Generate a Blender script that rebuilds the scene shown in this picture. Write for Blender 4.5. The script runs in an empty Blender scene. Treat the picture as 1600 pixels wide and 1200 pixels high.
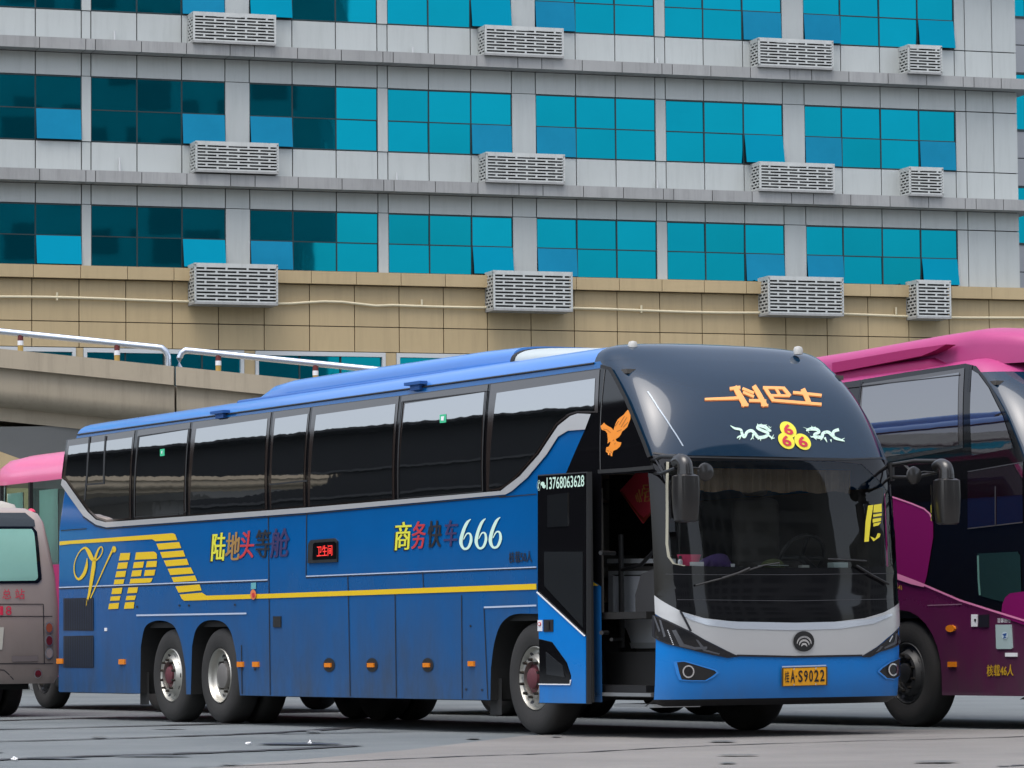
import bpy, bmesh, math, random
from mathutils import Vector, Matrix
from mathutils.geometry import tessellate_polygon
random.seed(7)
PI = math.pi
sc = bpy.context.scene
col = sc.collection

# ------------------------------------------------------------------ camera
F_PX = 5868.686
CAM_O = Vector((0, 0, 0.8393))
CR = Vector((0.99996, 0.00061443, -0.00891829)); CU = Vector((0.00893943, -0.06872935, 0.99759529)); CB = Vector((0, -0.99763515, -0.0687321))
cam = bpy.data.cameras.new('camera'); camo = bpy.data.objects.new('camera', cam); col.objects.link(camo)
cam.sensor_width = 36; cam.sensor_fit = 'HORIZONTAL'; cam.lens = F_PX * 36 / 1600
cam.clip_start = 0.5; cam.clip_end = 3000
m = Matrix((CR, CU, CB)).transposed().to_4x4(); m.translation = CAM_O
camo.matrix_world = m; sc.camera = camo

# ------------------------------------------------------------------ sky, sun, exposure
SUN_EL, SUN_ROT = math.radians(70), math.radians(205)
w = bpy.data.worlds.new('World'); sc.world = w; w.use_nodes = True
nt = w.node_tree; nt.nodes.clear()
sky = nt.nodes.new('ShaderNodeTexSky'); sky.sky_type = 'NISHITA'; sky.sun_disc = False
sky.sun_elevation = SUN_EL; sky.sun_rotation = SUN_ROT
sky.air_density = 1.0; sky.dust_density = 4.0; sky.ozone_density = 1.5; sky.altitude = 100
hs = nt.nodes.new('ShaderNodeHueSaturation'); hs.inputs['Saturation'].default_value = 0.5
bg = nt.nodes.new('ShaderNodeBackground'); bg.inputs[1].default_value = 0.15
out = nt.nodes.new('ShaderNodeOutputWorld')
nt.links.new(sky.outputs[0], hs.inputs['Color']); nt.links.new(hs.outputs[0], bg.inputs[0]); nt.links.new(bg.outputs[0], out.inputs[0])
sl = bpy.data.lights.new('sun', 'SUN'); sl.energy = 0.75; sl.angle = math.radians(45); sl.color = (1, 0.96, 0.9)
so = bpy.data.objects.new('sun', sl); col.objects.link(so)
# direction towards the sun (sky rotation measured from +Y towards +X)
sd = Vector((math.sin(SUN_ROT) * math.cos(SUN_EL), math.cos(SUN_ROT) * math.cos(SUN_EL), math.sin(SUN_EL)))
so.rotation_euler = sd.to_track_quat('Z', 'Y').to_euler()
sc.view_settings.view_transform = 'Standard'; sc.view_settings.look = 'None'
sc.view_settings.gamma = 1; sc.view_settings.exposure = 1.0
sc.cycles.max_bounces = 8; sc.cycles.transparent_max_bounces = 12

# ------------------------------------------------------------------ materials
MATS = {}
def mat(name, c, rough=0.5, metal=0.0, ior=1.5, coat=0.0, emit=None, streak=0.0, island=0.0, var=0.0, vscale=3.0, bump=0.0, bscale=40.0, dirt=None):
    """Principled surface with procedural colour variation, bump and an optional dust layer low on the body (dirt=(colour, z0, z1, amount))."""
    if name in MATS: return MATS[name]
    mm = bpy.data.materials.new(name); mm.use_nodes = True; MATS[name] = mm
    t = mm.node_tree; b = t.nodes['Principled BSDF']
    b.inputs['Roughness'].default_value = rough; b.inputs['Metallic'].default_value = metal; b.inputs['IOR'].default_value = ior
    b.inputs['Coat Weight'].default_value = coat; b.inputs['Coat Roughness'].default_value = 0.04
    b.inputs['Base Color'].default_value = (*c, 1)
    tc = t.nodes.new('ShaderNodeTexCoord')
    src = None
    if var > 0 or dirt:
        n = t.nodes.new('ShaderNodeTexNoise'); n.inputs['Scale'].default_value = vscale; n.inputs['Detail'].default_value = 8; n.inputs['Roughness'].default_value = 0.65
        t.links.new(tc.outputs['Object'], n.inputs['Vector'])
        mx = t.nodes.new('ShaderNodeMixRGB'); mx.inputs[1].default_value = (*[x * (1 - var) for x in c], 1); mx.inputs[2].default_value = (*[min(1, x * (1 + var)) for x in c], 1)
        t.links.new(n.outputs['Fac'], mx.inputs[0]); src = mx.outputs[0]
        if dirt:
            dc, z0, z1, am = dirt
            sp = t.nodes.new('ShaderNodeSeparateXYZ'); t.links.new(tc.outputs['Object'], sp.inputs[0])
            n2 = t.nodes.new('ShaderNodeTexNoise'); n2.inputs['Scale'].default_value = 2.2; n2.inputs['Detail'].default_value = 10; n2.inputs['Roughness'].default_value = 0.7
            mp = t.nodes.new('ShaderNodeMapping'); mp.inputs['Scale'].default_value = (1, 1, 0.35)
            t.links.new(tc.outputs['Object'], mp.inputs[0]); t.links.new(mp.outputs[0], n2.inputs['Vector'])
            mr = t.nodes.new('ShaderNodeMapRange'); mr.inputs[1].default_value = z1; mr.inputs[2].default_value = z0; mr.inputs[3].default_value = 0; mr.inputs[4].default_value = am
            t.links.new(sp.outputs[2], mr.inputs[0])
            mu = t.nodes.new('ShaderNodeMath'); mu.operation = 'MULTIPLY'; t.links.new(mr.outputs[0], mu.inputs[0])
            r2 = t.nodes.new('ShaderNodeMapRange'); r2.inputs[1].default_value = 0.3; r2.inputs[2].default_value = 0.7; r2.inputs[3].default_value = 0.35; r2.inputs[4].default_value = 1.2
            t.links.new(n2.outputs['Fac'], r2.inputs[0]); t.links.new(r2.outputs[0], mu.inputs[1])
            m2 = t.nodes.new('ShaderNodeMixRGB'); m2.inputs[2].default_value = (*dc, 1); m2.use_clamp = True
            t.links.new(mu.outputs[0], m2.inputs[0]); t.links.new(src, m2.inputs[1]); src = m2.outputs[0]
            ra = t.nodes.new('ShaderNodeMath'); ra.operation = 'MULTIPLY_ADD'; ra.inputs[1].default_value = 0.45; ra.inputs[2].default_value = rough
            t.links.new(mu.outputs[0], ra.inputs[0]); t.links.new(ra.outputs[0], b.inputs['Roughness'])
        if streak:
            ms = t.nodes.new('ShaderNodeMapping'); ms.inputs['Scale'].default_value = (2.6, 2.6, 0.22); t.links.new(tc.outputs['Object'], ms.inputs[0])
            n3 = t.nodes.new('ShaderNodeTexNoise'); n3.inputs['Scale'].default_value = 1.6; n3.inputs['Detail'].default_value = 9; n3.inputs['Roughness'].default_value = 0.75; t.links.new(ms.outputs[0], n3.inputs['Vector'])
            r3 = t.nodes.new('ShaderNodeMapRange'); r3.inputs[1].default_value = 0.48; r3.inputs[2].default_value = 0.78; r3.inputs[3].default_value = 0; r3.inputs[4].default_value = streak; t.links.new(n3.outputs['Fac'], r3.inputs[0])
            m3 = t.nodes.new('ShaderNodeMixRGB'); m3.inputs[2].default_value = (*[x * 0.35 for x in c], 1); t.links.new(r3.outputs[0], m3.inputs[0]); t.links.new(src, m3.inputs[1]); src = m3.outputs[0]
        if island:
            g = t.nodes.new('ShaderNodeNewGeometry'); r4 = t.nodes.new('ShaderNodeMapRange'); r4.inputs[3].default_value = 1 - island; r4.inputs[4].default_value = 1 + island; t.links.new(g.outputs['Random Per Island'], r4.inputs[0])
            v4 = t.nodes.new('ShaderNodeHueSaturation'); t.links.new(r4.outputs[0], v4.inputs['Value']); t.links.new(src, v4.inputs['Color']); src = v4.outputs[0]
        t.links.new(src, b.inputs['Base Color'])
    if bump > 0:
        nb = t.nodes.new('ShaderNodeTexNoise'); nb.inputs['Scale'].default_value = bscale; nb.inputs['Detail'].default_value = 3
        t.links.new(tc.outputs['Object'], nb.inputs['Vector'])
        bp = t.nodes.new('ShaderNodeBump'); bp.inputs['Strength'].default_value = bump; bp.inputs['Distance'].default_value = 0.05
        t.links.new(nb.outputs['Fac'], bp.inputs['Height']); t.links.new(bp.outputs[0], b.inputs['Normal'])
    if emit:
        b.inputs['Emission Color'].default_value = (*emit[0], 1); b.inputs['Emission Strength'].default_value = emit[1]
    return mm

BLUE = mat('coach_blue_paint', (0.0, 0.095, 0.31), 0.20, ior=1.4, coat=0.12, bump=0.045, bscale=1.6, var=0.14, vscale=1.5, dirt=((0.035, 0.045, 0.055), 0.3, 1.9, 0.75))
BLUEF = mat('lit_blue_paint', (0.0, 0.175, 0.56), 0.25, ior=1.35, coat=0.1, bump=0.015, bscale=2.5, var=0.10, dirt=((0.10, 0.11, 0.12), 0.3, 0.75, 0.35))  # brighter copy of the coach blue; the front's stronger light is in the colour
ROOFB = mat('roof_sky_lit_blue', (0.055, 0.20, 0.56), 0.35, coat=0.5, var=0.06)  # roof blue lightened; the sky's reflection is put into the colour
PINKR = mat('roof_pink_paint', (0.37, 0.042, 0.17), 0.45, var=0.10)
MAG = mat('magenta_paint_darkened', (0.10, 0.006, 0.055), 0.22, coat=0.3, var=0.12, vscale=1.5, dirt=((0.05, 0.03, 0.04), 0.3, 1.4, 0.8))  # darker than the sweep: the lower side's dim reflection is in the colour
GLASS = mat('tinted_bus_glass', (0.004, 0.005, 0.006), 0.02, ior=6.0, bump=0.035, bscale=1.3)
FRIT = mat('black_glass_border', (0.022, 0.016, 0.014), 0.10, ior=2.0)
CAPM = mat('front_cap_sky_tint', (0.005, 0.021, 0.046), 0.06, ior=1.55, coat=0.0)  # black cap tinted blue; the sky's reflection is put into its colour
BLKGL = mat('gloss_black_panel', (0.004, 0.004, 0.005), 0.05, ior=1.45)
BLKPL = mat('matt_black_plastic', (0.012, 0.012, 0.013), 0.45, var=0.2)
RUBBER = mat('rubber_seal', (0.01, 0.01, 0.01), 0.6)
TYRE = mat('tyre_rubber', (0.022, 0.021, 0.02), 0.75, var=0.35, vscale=6, bump=0.1, bscale=60)
SILVER = mat('silver_paint', (0.52, 0.53, 0.54), 0.3, metal=0.35, coat=0.4, var=0.05)
CHROME = mat('chrome_trim', (0.85, 0.86, 0.88), 0.06, metal=1.0)
ALUM = mat('aluminium_rim', (0.48, 0.47, 0.43), 0.42, metal=0.9, var=0.2, vscale=9)
HUBRED = mat('hub_red_oxide', (0.10, 0.022, 0.03), 0.6, var=0.3, vscale=12)
NUT = mat('wheel_nut_steel', (0.05, 0.045, 0.04), 0.4, metal=0.8)
YEL = mat('yellow_film', (0.75, 0.50, 0.01), 0.35, var=0.04)
WHITE = mat('white_film', (0.75, 0.76, 0.78), 0.4)
MINT = mat('mint_white_film', (0.62, 0.85, 0.72), 0.4)
RED = mat('red_film', (0.5, 0.03, 0.04), 0.45)
BLACKF = mat('black_film', (0.01, 0.01, 0.015), 0.45)
ORANGE = mat('orange_film', (0.85, 0.27, 0.02), 0.4)
PEACH = mat('light_orange_film', (0.85, 0.38, 0.12), 0.4)
CITRON = mat('lemon_film', (0.72, 0.70, 0.05), 0.4)
GOLDF = mat('brown_gold_film', (0.35, 0.20, 0.06), 0.4)
PURPLE = mat('purple_film', (0.035, 0.025, 0.10), 0.4)
AMBER = mat('amber_lens', (0.75, 0.22, 0.01), 0.2, coat=0.5)
GREENF = mat('green_film', (0.03, 0.45, 0.22), 0.4)
LINEW = mat('pale_trim_line', (0.45, 0.52, 0.65), 0.35)
DARK = mat('underbody_black', (0.008, 0.008, 0.008), 0.8)
INT = mat('cabin_dark_trim', (0.07, 0.065, 0.06), 0.7, var=0.2)
INTB = mat('cabin_brown_trim', (0.34, 0.25, 0.19), 0.7, var=0.3)
GREYP = mat('grey_cabin_panel', (0.80, 0.84, 0.90), 0.5, var=0.06)
STEEL = mat('brushed_steel', (0.5, 0.52, 0.53), 0.3, metal=0.8)

def glass_mat():
    mm = bpy.data.materials.new('windscreen_glass'); mm.use_nodes = True; t = mm.node_tree; t.nodes.clear()
    o = t.nodes.new('ShaderNodeOutputMaterial'); mx = t.nodes.new('ShaderNodeMixShader'); f = t.nodes.new('ShaderNodeFresnel'); f.inputs[0].default_value = 1.5
    tr = t.nodes.new('ShaderNodeBsdfTransparent'); tr.inputs[0].default_value = (0.94, 0.96, 0.95, 1)
    g = t.nodes.new('ShaderNodeBsdfGlossy'); g.inputs['Roughness'].default_value = 0.015
    t.links.new(f.outputs[0], mx.inputs[0]); t.links.new(tr.outputs[0], mx.inputs[1]); t.links.new(g.outputs[0], mx.inputs[2]); t.links.new(mx.outputs[0], o.inputs[0])
    return mm
WSG = glass_mat()

# ------------------------------------------------------------------ mesh helpers
def new_obj(name, me, parent=None):
    o = bpy.data.objects.new(name, me); col.objects.link(o)
    if parent is not None: o.parent = parent
    return o
def thing(name, label, cat, loc=(0, 0, 0), rz=0.0, group=None):
    o = bpy.data.objects.new(name, None); o.empty_display_size = 0.3; col.objects.link(o)
    o.location = loc; o.rotation_euler = (0, 0, rz); o['label'] = label; o['category'] = cat
    if group: o['group'] = group
    return o
def tag(o, label, cat, group=None):
    o['label'] = label; o['category'] = cat
    if group: o['group'] = group
    return o
def struct(o): o['kind'] = 'structure'; return o
def pivot(name, parent, loc=(0, 0, 0), rot=(0, 0, 0)):
    o = bpy.data.objects.new(name, None); o.empty_display_size = 0.2; col.objects.link(o); o.parent = parent; o.location = loc; o.rotation_euler = rot
    return o
def copy_tree(o, parent=None):
    c = o.copy(); col.objects.link(c)
    c.parent = parent
    for ch in list(o.children): copy_tree(ch, c)
    return c

class MB:
    """collects shapes, then links them as ONE mesh object"""
    def __init__(s): s.v = []; s.f = []; s.smooth = []; s.mi = []; s.cur = 0
    def add(s, vs, fs, smooth=False):
        k = len(s.v); s.v += [tuple(p) for p in vs]; s.f += [tuple(i + k for i in f) for f in fs]; s.smooth += [smooth] * len(fs); s.mi += [s.cur] * len(fs); return s
    def box(s, x0, x1, y0, y1, z0, z1):
        s.add([(x0, y0, z0), (x1, y0, z0), (x1, y1, z0), (x0, y1, z0), (x0, y0, z1), (x1, y0, z1), (x1, y1, z1), (x0, y1, z1)],
              [(3, 2, 1, 0), (4, 5, 6, 7), (0, 1, 5, 4), (1, 2, 6, 5), (2, 3, 7, 6), (3, 0, 4, 7)]); return s
    def rbox(s, x0, x1, y0, y1, z0, z1, r=0.03, seg=3):
        bm = bmesh.new(); bmesh.ops.create_cube(bm, size=1)
        for v in bm.verts: v.co = Vector(((x0 + x1) / 2 + v.co.x * (x1 - x0), (y0 + y1) / 2 + v.co.y * (y1 - y0), (z0 + z1) / 2 + v.co.z * (z1 - z0)))
        bmesh.ops.bevel(bm, geom=bm.edges[:], offset=r, segments=seg, affect='EDGES', profile=0.5)
        bm.verts.index_update(); s.add([v.co[:] for v in bm.verts], [[v.index for v in f.verts] for f in bm.faces], True); bm.free(); return s
    def tube(s, pts, r, seg=10, caps=True):
        pts = [Vector(p) for p in pts]; n = len(pts); rs = r if isinstance(r, (list, tuple)) else [r] * n
        up = Vector((0, 0, 1)); vs = []; fs = []
        for i, p in enumerate(pts):
            d = (pts[min(i + 1, n - 1)] - pts[max(i - 1, 0)]).normalized()
            a = d.cross(up)
            if a.length < 1e-3: a = d.cross(Vector((1, 0, 0)))
            a.normalize(); b = a.cross(d)
            for k in range(seg):
                t = 2 * PI * k / seg; vs.append(p + (a * math.cos(t) + b * math.sin(t)) * rs[i])
        for i in range(n - 1):
            for k in range(seg):
                k2 = (k + 1) % seg; fs.append((i * seg + k, i * seg + k2, (i + 1) * seg + k2, (i + 1) * seg + k))
        if caps: fs.append(tuple(range(seg))[::-1]); fs.append(tuple((n - 1) * seg + k for k in range(seg)))
        s.add(vs, fs, True); return s
    def lathe(s, prof, center=(0, 0, 0), axis='x', seg=48):
        c = Vector(center); vs = []; fs = []; n = len(prof)
        for k in range(seg):
            t = 2 * PI * k / seg; ca, sa = math.cos(t), math.sin(t)
            for r, h in prof:
                vs.append(c + (Vector((h, r * ca, r * sa)) if axis == 'x' else Vector((r * ca, r * sa, h)) if axis == 'z' else Vector((r * ca, h, r * sa))))
        for k in range(seg):
            k2 = (k + 1) % seg
            for i in range(n - 1): fs.append((k * n + i, k * n + i + 1, k2 * n + i + 1, k2 * n + i))
        s.add(vs, fs, True); return s
    def prism(s, poly, fmap, depth):
        """polygon (2D) mapped by fmap(a,b,h) with thickness h from 0 to depth"""
        n = len(poly); tris = tessellate_polygon([[Vector((p[0], p[1], 0)) for p in poly]])
        vs = [fmap(p[0], p[1], 0) for p in poly] + [fmap(p[0], p[1], depth) for p in poly]
        fs = [tuple(t) for t in tris] + [tuple(i + n for i in t)[::-1] for t in tris] + [(i, (i + 1) % n, (i + 1) % n + n, i + n) for i in range(n)]
        s.add(vs, fs); return s
    def build(s, name, material, parent=None, sharp=35, fix=True):
        me = bpy.data.meshes.new(name); me.from_pydata(s.v, [], s.f)
        for mt in (material if isinstance(material, (list, tuple)) else [material]): me.materials.append(mt)
        for p, q, i in zip(me.polygons, s.smooth, s.mi): p.use_smooth = q; p.material_index = i
        if fix:
            bm = bmesh.new(); bm.from_mesh(me); bmesh.ops.recalc_face_normals(bm, faces=bm.faces[:])
            if any(s.smooth):
                for e in bm.edges:
                    if len(e.link_faces) == 2 and e.calc_face_angle(0) > math.radians(sharp): e.smooth = False
            bm.to_mesh(me); bm.free()
        return new_obj(name, me, parent)

def patch_mesh(polys, fmap, cutx=(), cuty=(), holes=()):
    """2D polygons (and holes) filled, cut along x and y lines, then mapped to 3D by fmap(a,b)"""
    bm = bmesh.new()
    for poly in polys:
        loops = [[Vector((p[0], p[1], 0)) for p in poly]] + [[Vector((p[0], p[1], 0)) for p in h] for h in holes]
        flat = [p for l in loops for p in l]; vs = [bm.verts.new(p) for p in flat]
        for t in tessellate_polygon(loops):
            try: bm.faces.new([vs[i] for i in t])
            except ValueError: pass
    for c, ax in [(x, 0) for x in cutx] + [(y, 1) for y in cuty]:
        co = Vector((c, 0, 0)) if ax == 0 else Vector((0, c, 0)); no = Vector((1, 0, 0)) if ax == 0 else Vector((0, 1, 0))
        bmesh.ops.bisect_plane(bm, geom=bm.verts[:] + bm.edges[:] + bm.faces[:], plane_co=co, plane_no=no)
    for v in bm.verts: v.co = Vector(fmap(v.co.x, v.co.y))
    return bm
def bm_obj(name, bm, material, parent=None, outward=None, smooth=True):
    if outward is not None:
        s = sum((f.normal_update() or f.normal.dot(outward)) * f.calc_area() for f in bm.faces)
        if s < 0: bmesh.ops.reverse_faces(bm, faces=bm.faces[:])
    for f in bm.faces: f.smooth = smooth
    me = bpy.data.meshes.new(name); bm.to_mesh(me); bm.free(); me.materials.append(material)
    return new_obj(name, me, parent)
def ribbon(pts, wd):
    """list of quads following a polyline; wd one width or one per point"""
    n = len(pts); ws = wd if isinstance(wd, (list, tuple)) else [wd] * n; L = []; R = []
    for i, p in enumerate(pts):
        a = pts[max(i - 1, 0)]; b = pts[min(i + 1, n - 1)]; dx, dy = b[0] - a[0], b[1] - a[1]; l = math.hypot(dx, dy) or 1
        L.append((p[0] - dy / l * ws[i] / 2, p[1] + dx / l * ws[i] / 2)); R.append((p[0] + dy / l * ws[i] / 2, p[1] - dx / l * ws[i] / 2))
    return [[L[i], L[i + 1], R[i + 1], R[i]] for i in range(n - 1)]
def spline(pts, k=6):
    P = [pts[0]] + list(pts) + [pts[-1]]; o = []
    for i in range(1, len(P) - 2):
        for j in range(k):
            t = j / k; a, b, c, d = P[i - 1], P[i], P[i + 1], P[i + 2]
            o.append(tuple(0.5 * (2 * b[q] + (c[q] - a[q]) * t + (2 * a[q] - 5 * b[q] + 4 * c[q] - d[q]) * t * t + (3 * b[q] - a[q] - 3 * c[q] + d[q]) * t ** 3) for q in range(len(b))))
    o.append(tuple(pts[-1])); return o
def sc_px(pts, s, ox, oy): return [(x / s + ox, y / s + oy) for x, y in pts]

def text_bm(body, quad, inv, fmap, bold=0.0, shear=0.0):
    """lettering as a mesh: the text's bounding box is laid on the measured corners tl,tr,br,bl of the surface"""
    c = bpy.data.curves.new('lettering', 'FONT'); c.body = body; c.offset = bold; c.resolution_u = 3; c.shear = shear
    o = bpy.data.objects.new('lettering', c); col.objects.link(o); me = o.to_mesh()
    bm = bmesh.new(); bm.from_mesh(me); o.to_mesh_clear(); bpy.data.objects.remove(o); bpy.data.curves.remove(c)
    xs = [v.co.x for v in bm.verts]; ys = [v.co.y for v in bm.verts]; x0, x1, y0, y1 = min(xs), max(xs), min(ys), max(ys)
    tl, tr, br, bl = quad
    for v in bm.verts:
        a = (v.co.x - x0) / (x1 - x0); b = (v.co.y - y0) / (y1 - y0)
        px = (1 - a) * (1 - b) * bl[0] + a * (1 - b) * br[0] + a * b * tr[0] + (1 - a) * b * tl[0]
        py = (1 - a) * (1 - b) * bl[1] + a * (1 - b) * br[1] + a * b * tr[1] + (1 - a) * b * tl[1]
        v.co = Vector(fmap(*inv(px, py)))
    return bm

# ------------------------------------------------------------------ measuring: photo point -> ray -> real surface
def ray(px, py): return (-CB + CR * ((px - 800) / F_PX) + CU * ((600 - py) / F_PX))
TH = 0.5040290
EV = Vector((math.cos(TH), math.sin(TH), 0)); EU = Vector((-math.sin(TH), math.cos(TH), 0))
B0 = Vector((1.33471, 32.16405, 0))
class Rig:
    """body frame of one coach: x across (0 = door side), y towards the rear (0 = nose), z up"""
    def __init__(s, dv): s.o = B0 + EV * dv; d = CAM_O - s.o; s.ro = Vector((d.dot(EV), d.dot(EU), d.z))
    def rd(s, px, py): d = ray(px, py); return Vector((d.dot(EV), d.dot(EU), d.z))
    def S(s, px, py, off=0.0):
        """(u, z) where the sight line meets the door-side body at off outside it"""
        d = s.rd(px, py); z = 1.5
        for _ in range(6):
            k = (sv(z) + off - s.ro.x) / d.x; p = s.ro + d * k; z = p.z
        return (p.y, p.z)
    def FR(s, px, py):
        """(t, z) on the rounded front"""
        d = s.rd(px, py); t, z = 0.5, 2.0
        a = (-s.ro.y) / d.y; p = s.ro + d * a; t = min(0.98, max(0.02, (p.x + 0.1) / 2.75)); z = p.z
        def err(t, z):
            q = front_pt(t, z) - s.ro; k = q.y / d.y
            return q.x - d.x * k, q.z - d.z * k
        for _ in range(14):
            e = err(t, z); h = 1e-4; ex = err(t + h, z); ez = err(t, z + h)
            a, b, c, dd = (ex[0] - e[0]) / h, (ez[0] - e[0]) / h, (ex[1] - e[1]) / h, (ez[1] - e[1]) / h
            det = a * dd - b * c
            if abs(det) < 1e-9: break
            dt = -(dd * e[0] - b * e[1]) / det; dz = -(-c * e[0] + a * e[1]) / det
            t = min(0.9995, max(0.0005, t + max(-0.15, min(0.15, dt)))); z = min(3.4, max(0.2, z + max(-0.4, min(0.4, dz))))
        return (t, z)
    def plane_x(s, px, py, x): d = s.rd(px, py); p = s.ro + d * ((x - s.ro.x) / d.x); return p
    def plane_y(s, px, py, y): d = s.rd(px, py); p = s.ro + d * ((y - s.ro.y) / d.y); return p

# ------------------------------------------------------------------ coach body form
WB, LB, ZG = 2.55, 13.95, 3.335
def rear_u(z): return LB - (0.34 * min(1, max(0, (z - 2.1) / 1.27)) if z > 2.1 else 0)
RC = 0.10
def sv(z): return 0.0 if z < 2.2 else 0.11 * ((z - 2.2) / 1.17) ** 2
def interp(tab, z):
    if z <= tab[0][0]: return tab[0][1]
    for (a, b), (c, d) in zip(tab, tab[1:]):
        if z <= c: k = (z - a) / (c - a); return b + (d - b) * k
    return tab[-1][1]
def smooth_tab(tab, n=60):
    z0, z1 = tab[0][0], tab[-1][0]; s = spline(tab, 12); return [(p[0], p[1]) for p in s]
CT = smooth_tab([(0.25, 0.10), (0.45, 0.03), (0.75, 0.0), (1.05, 0.0), (1.3, 0.03), (1.6, 0.05), (2.0, 0.10), (2.44, 0.18), (2.75, 0.30), (3.0, 0.46), (3.2, 0.66), (3.37, 0.92)])
ET = smooth_tab([(0.25, 0.46), (1.0, 0.42), (1.8, 0.44), (2.3, 0.48), (2.5, 0.55), (2.75, 0.72), (3.0, 0.95), (3.2, 1.16), (3.37, 1.36)])
NT = [(0.25, 3.4), (2.3, 3.3), (2.6, 3.0), (3.37, 2.6)]
def outline(a, z):
    c, e, n, x0 = interp(CT, z), interp(ET, z), interp(NT, z), sv(z); h = WB / 2
    ca, sa = math.cos(a), math.sin(a); x = h - math.copysign(abs(ca) ** (2 / n), ca) * (h - x0); y = e - (e - c) * abs(sa) ** (2 / n)
    return Vector((x, y, z))
_pts = [outline(PI * i / 600, 1.5) for i in range(601)]; _cum = [0.0]
for i in range(600): _cum.append(_cum[-1] + (_pts[i + 1] - _pts[i]).length)
_T = [c / _cum[-1] for c in _cum]
def t_to_a(t):
    if t <= 0: return 0.0
    if t >= 1: return PI
    lo, hi = 0, 600
    while hi - lo > 1:
        mid = (lo + hi) // 2
        if _T[mid] <= t: lo = mid
        else: hi = mid
    return PI * (lo + (t - _T[lo]) / (_T[hi] - _T[lo])) / 600
def front_pt(t, z): return outline(t_to_a(t), z)
def front_off(t, z, off):
    p = front_pt(t, z)
    if off == 0: return p
    t0, t1 = max(0, t - 0.004), min(1, t + 0.004); a = front_pt(t1, z) - front_pt(t0, z); b = front_pt(t, z + 0.02) - front_pt(t, z - 0.02)
    n = a.cross(b).normalized()
    if n.y > 0: n = -n
    return p + n * off
def FEDGE(u, z0): return [(u, z0)] + [(max(u, interp(ET, z)), z) for z in [2.2 + 0.0625 * i for i in range(18)]] + [(interp(ET, ZG), ZG)]
TC = [i / 48 for i in range(1, 48)] + [0.005, 0.01, 0.015, 0.99, 0.985, 0.995]
ZC = [0.25 + 0.07 * i for i in range(1, 46)]
FWD = Vector((-0.2, -1, 0.05)); SIDE = Vector((-1, 0, 0))

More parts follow.
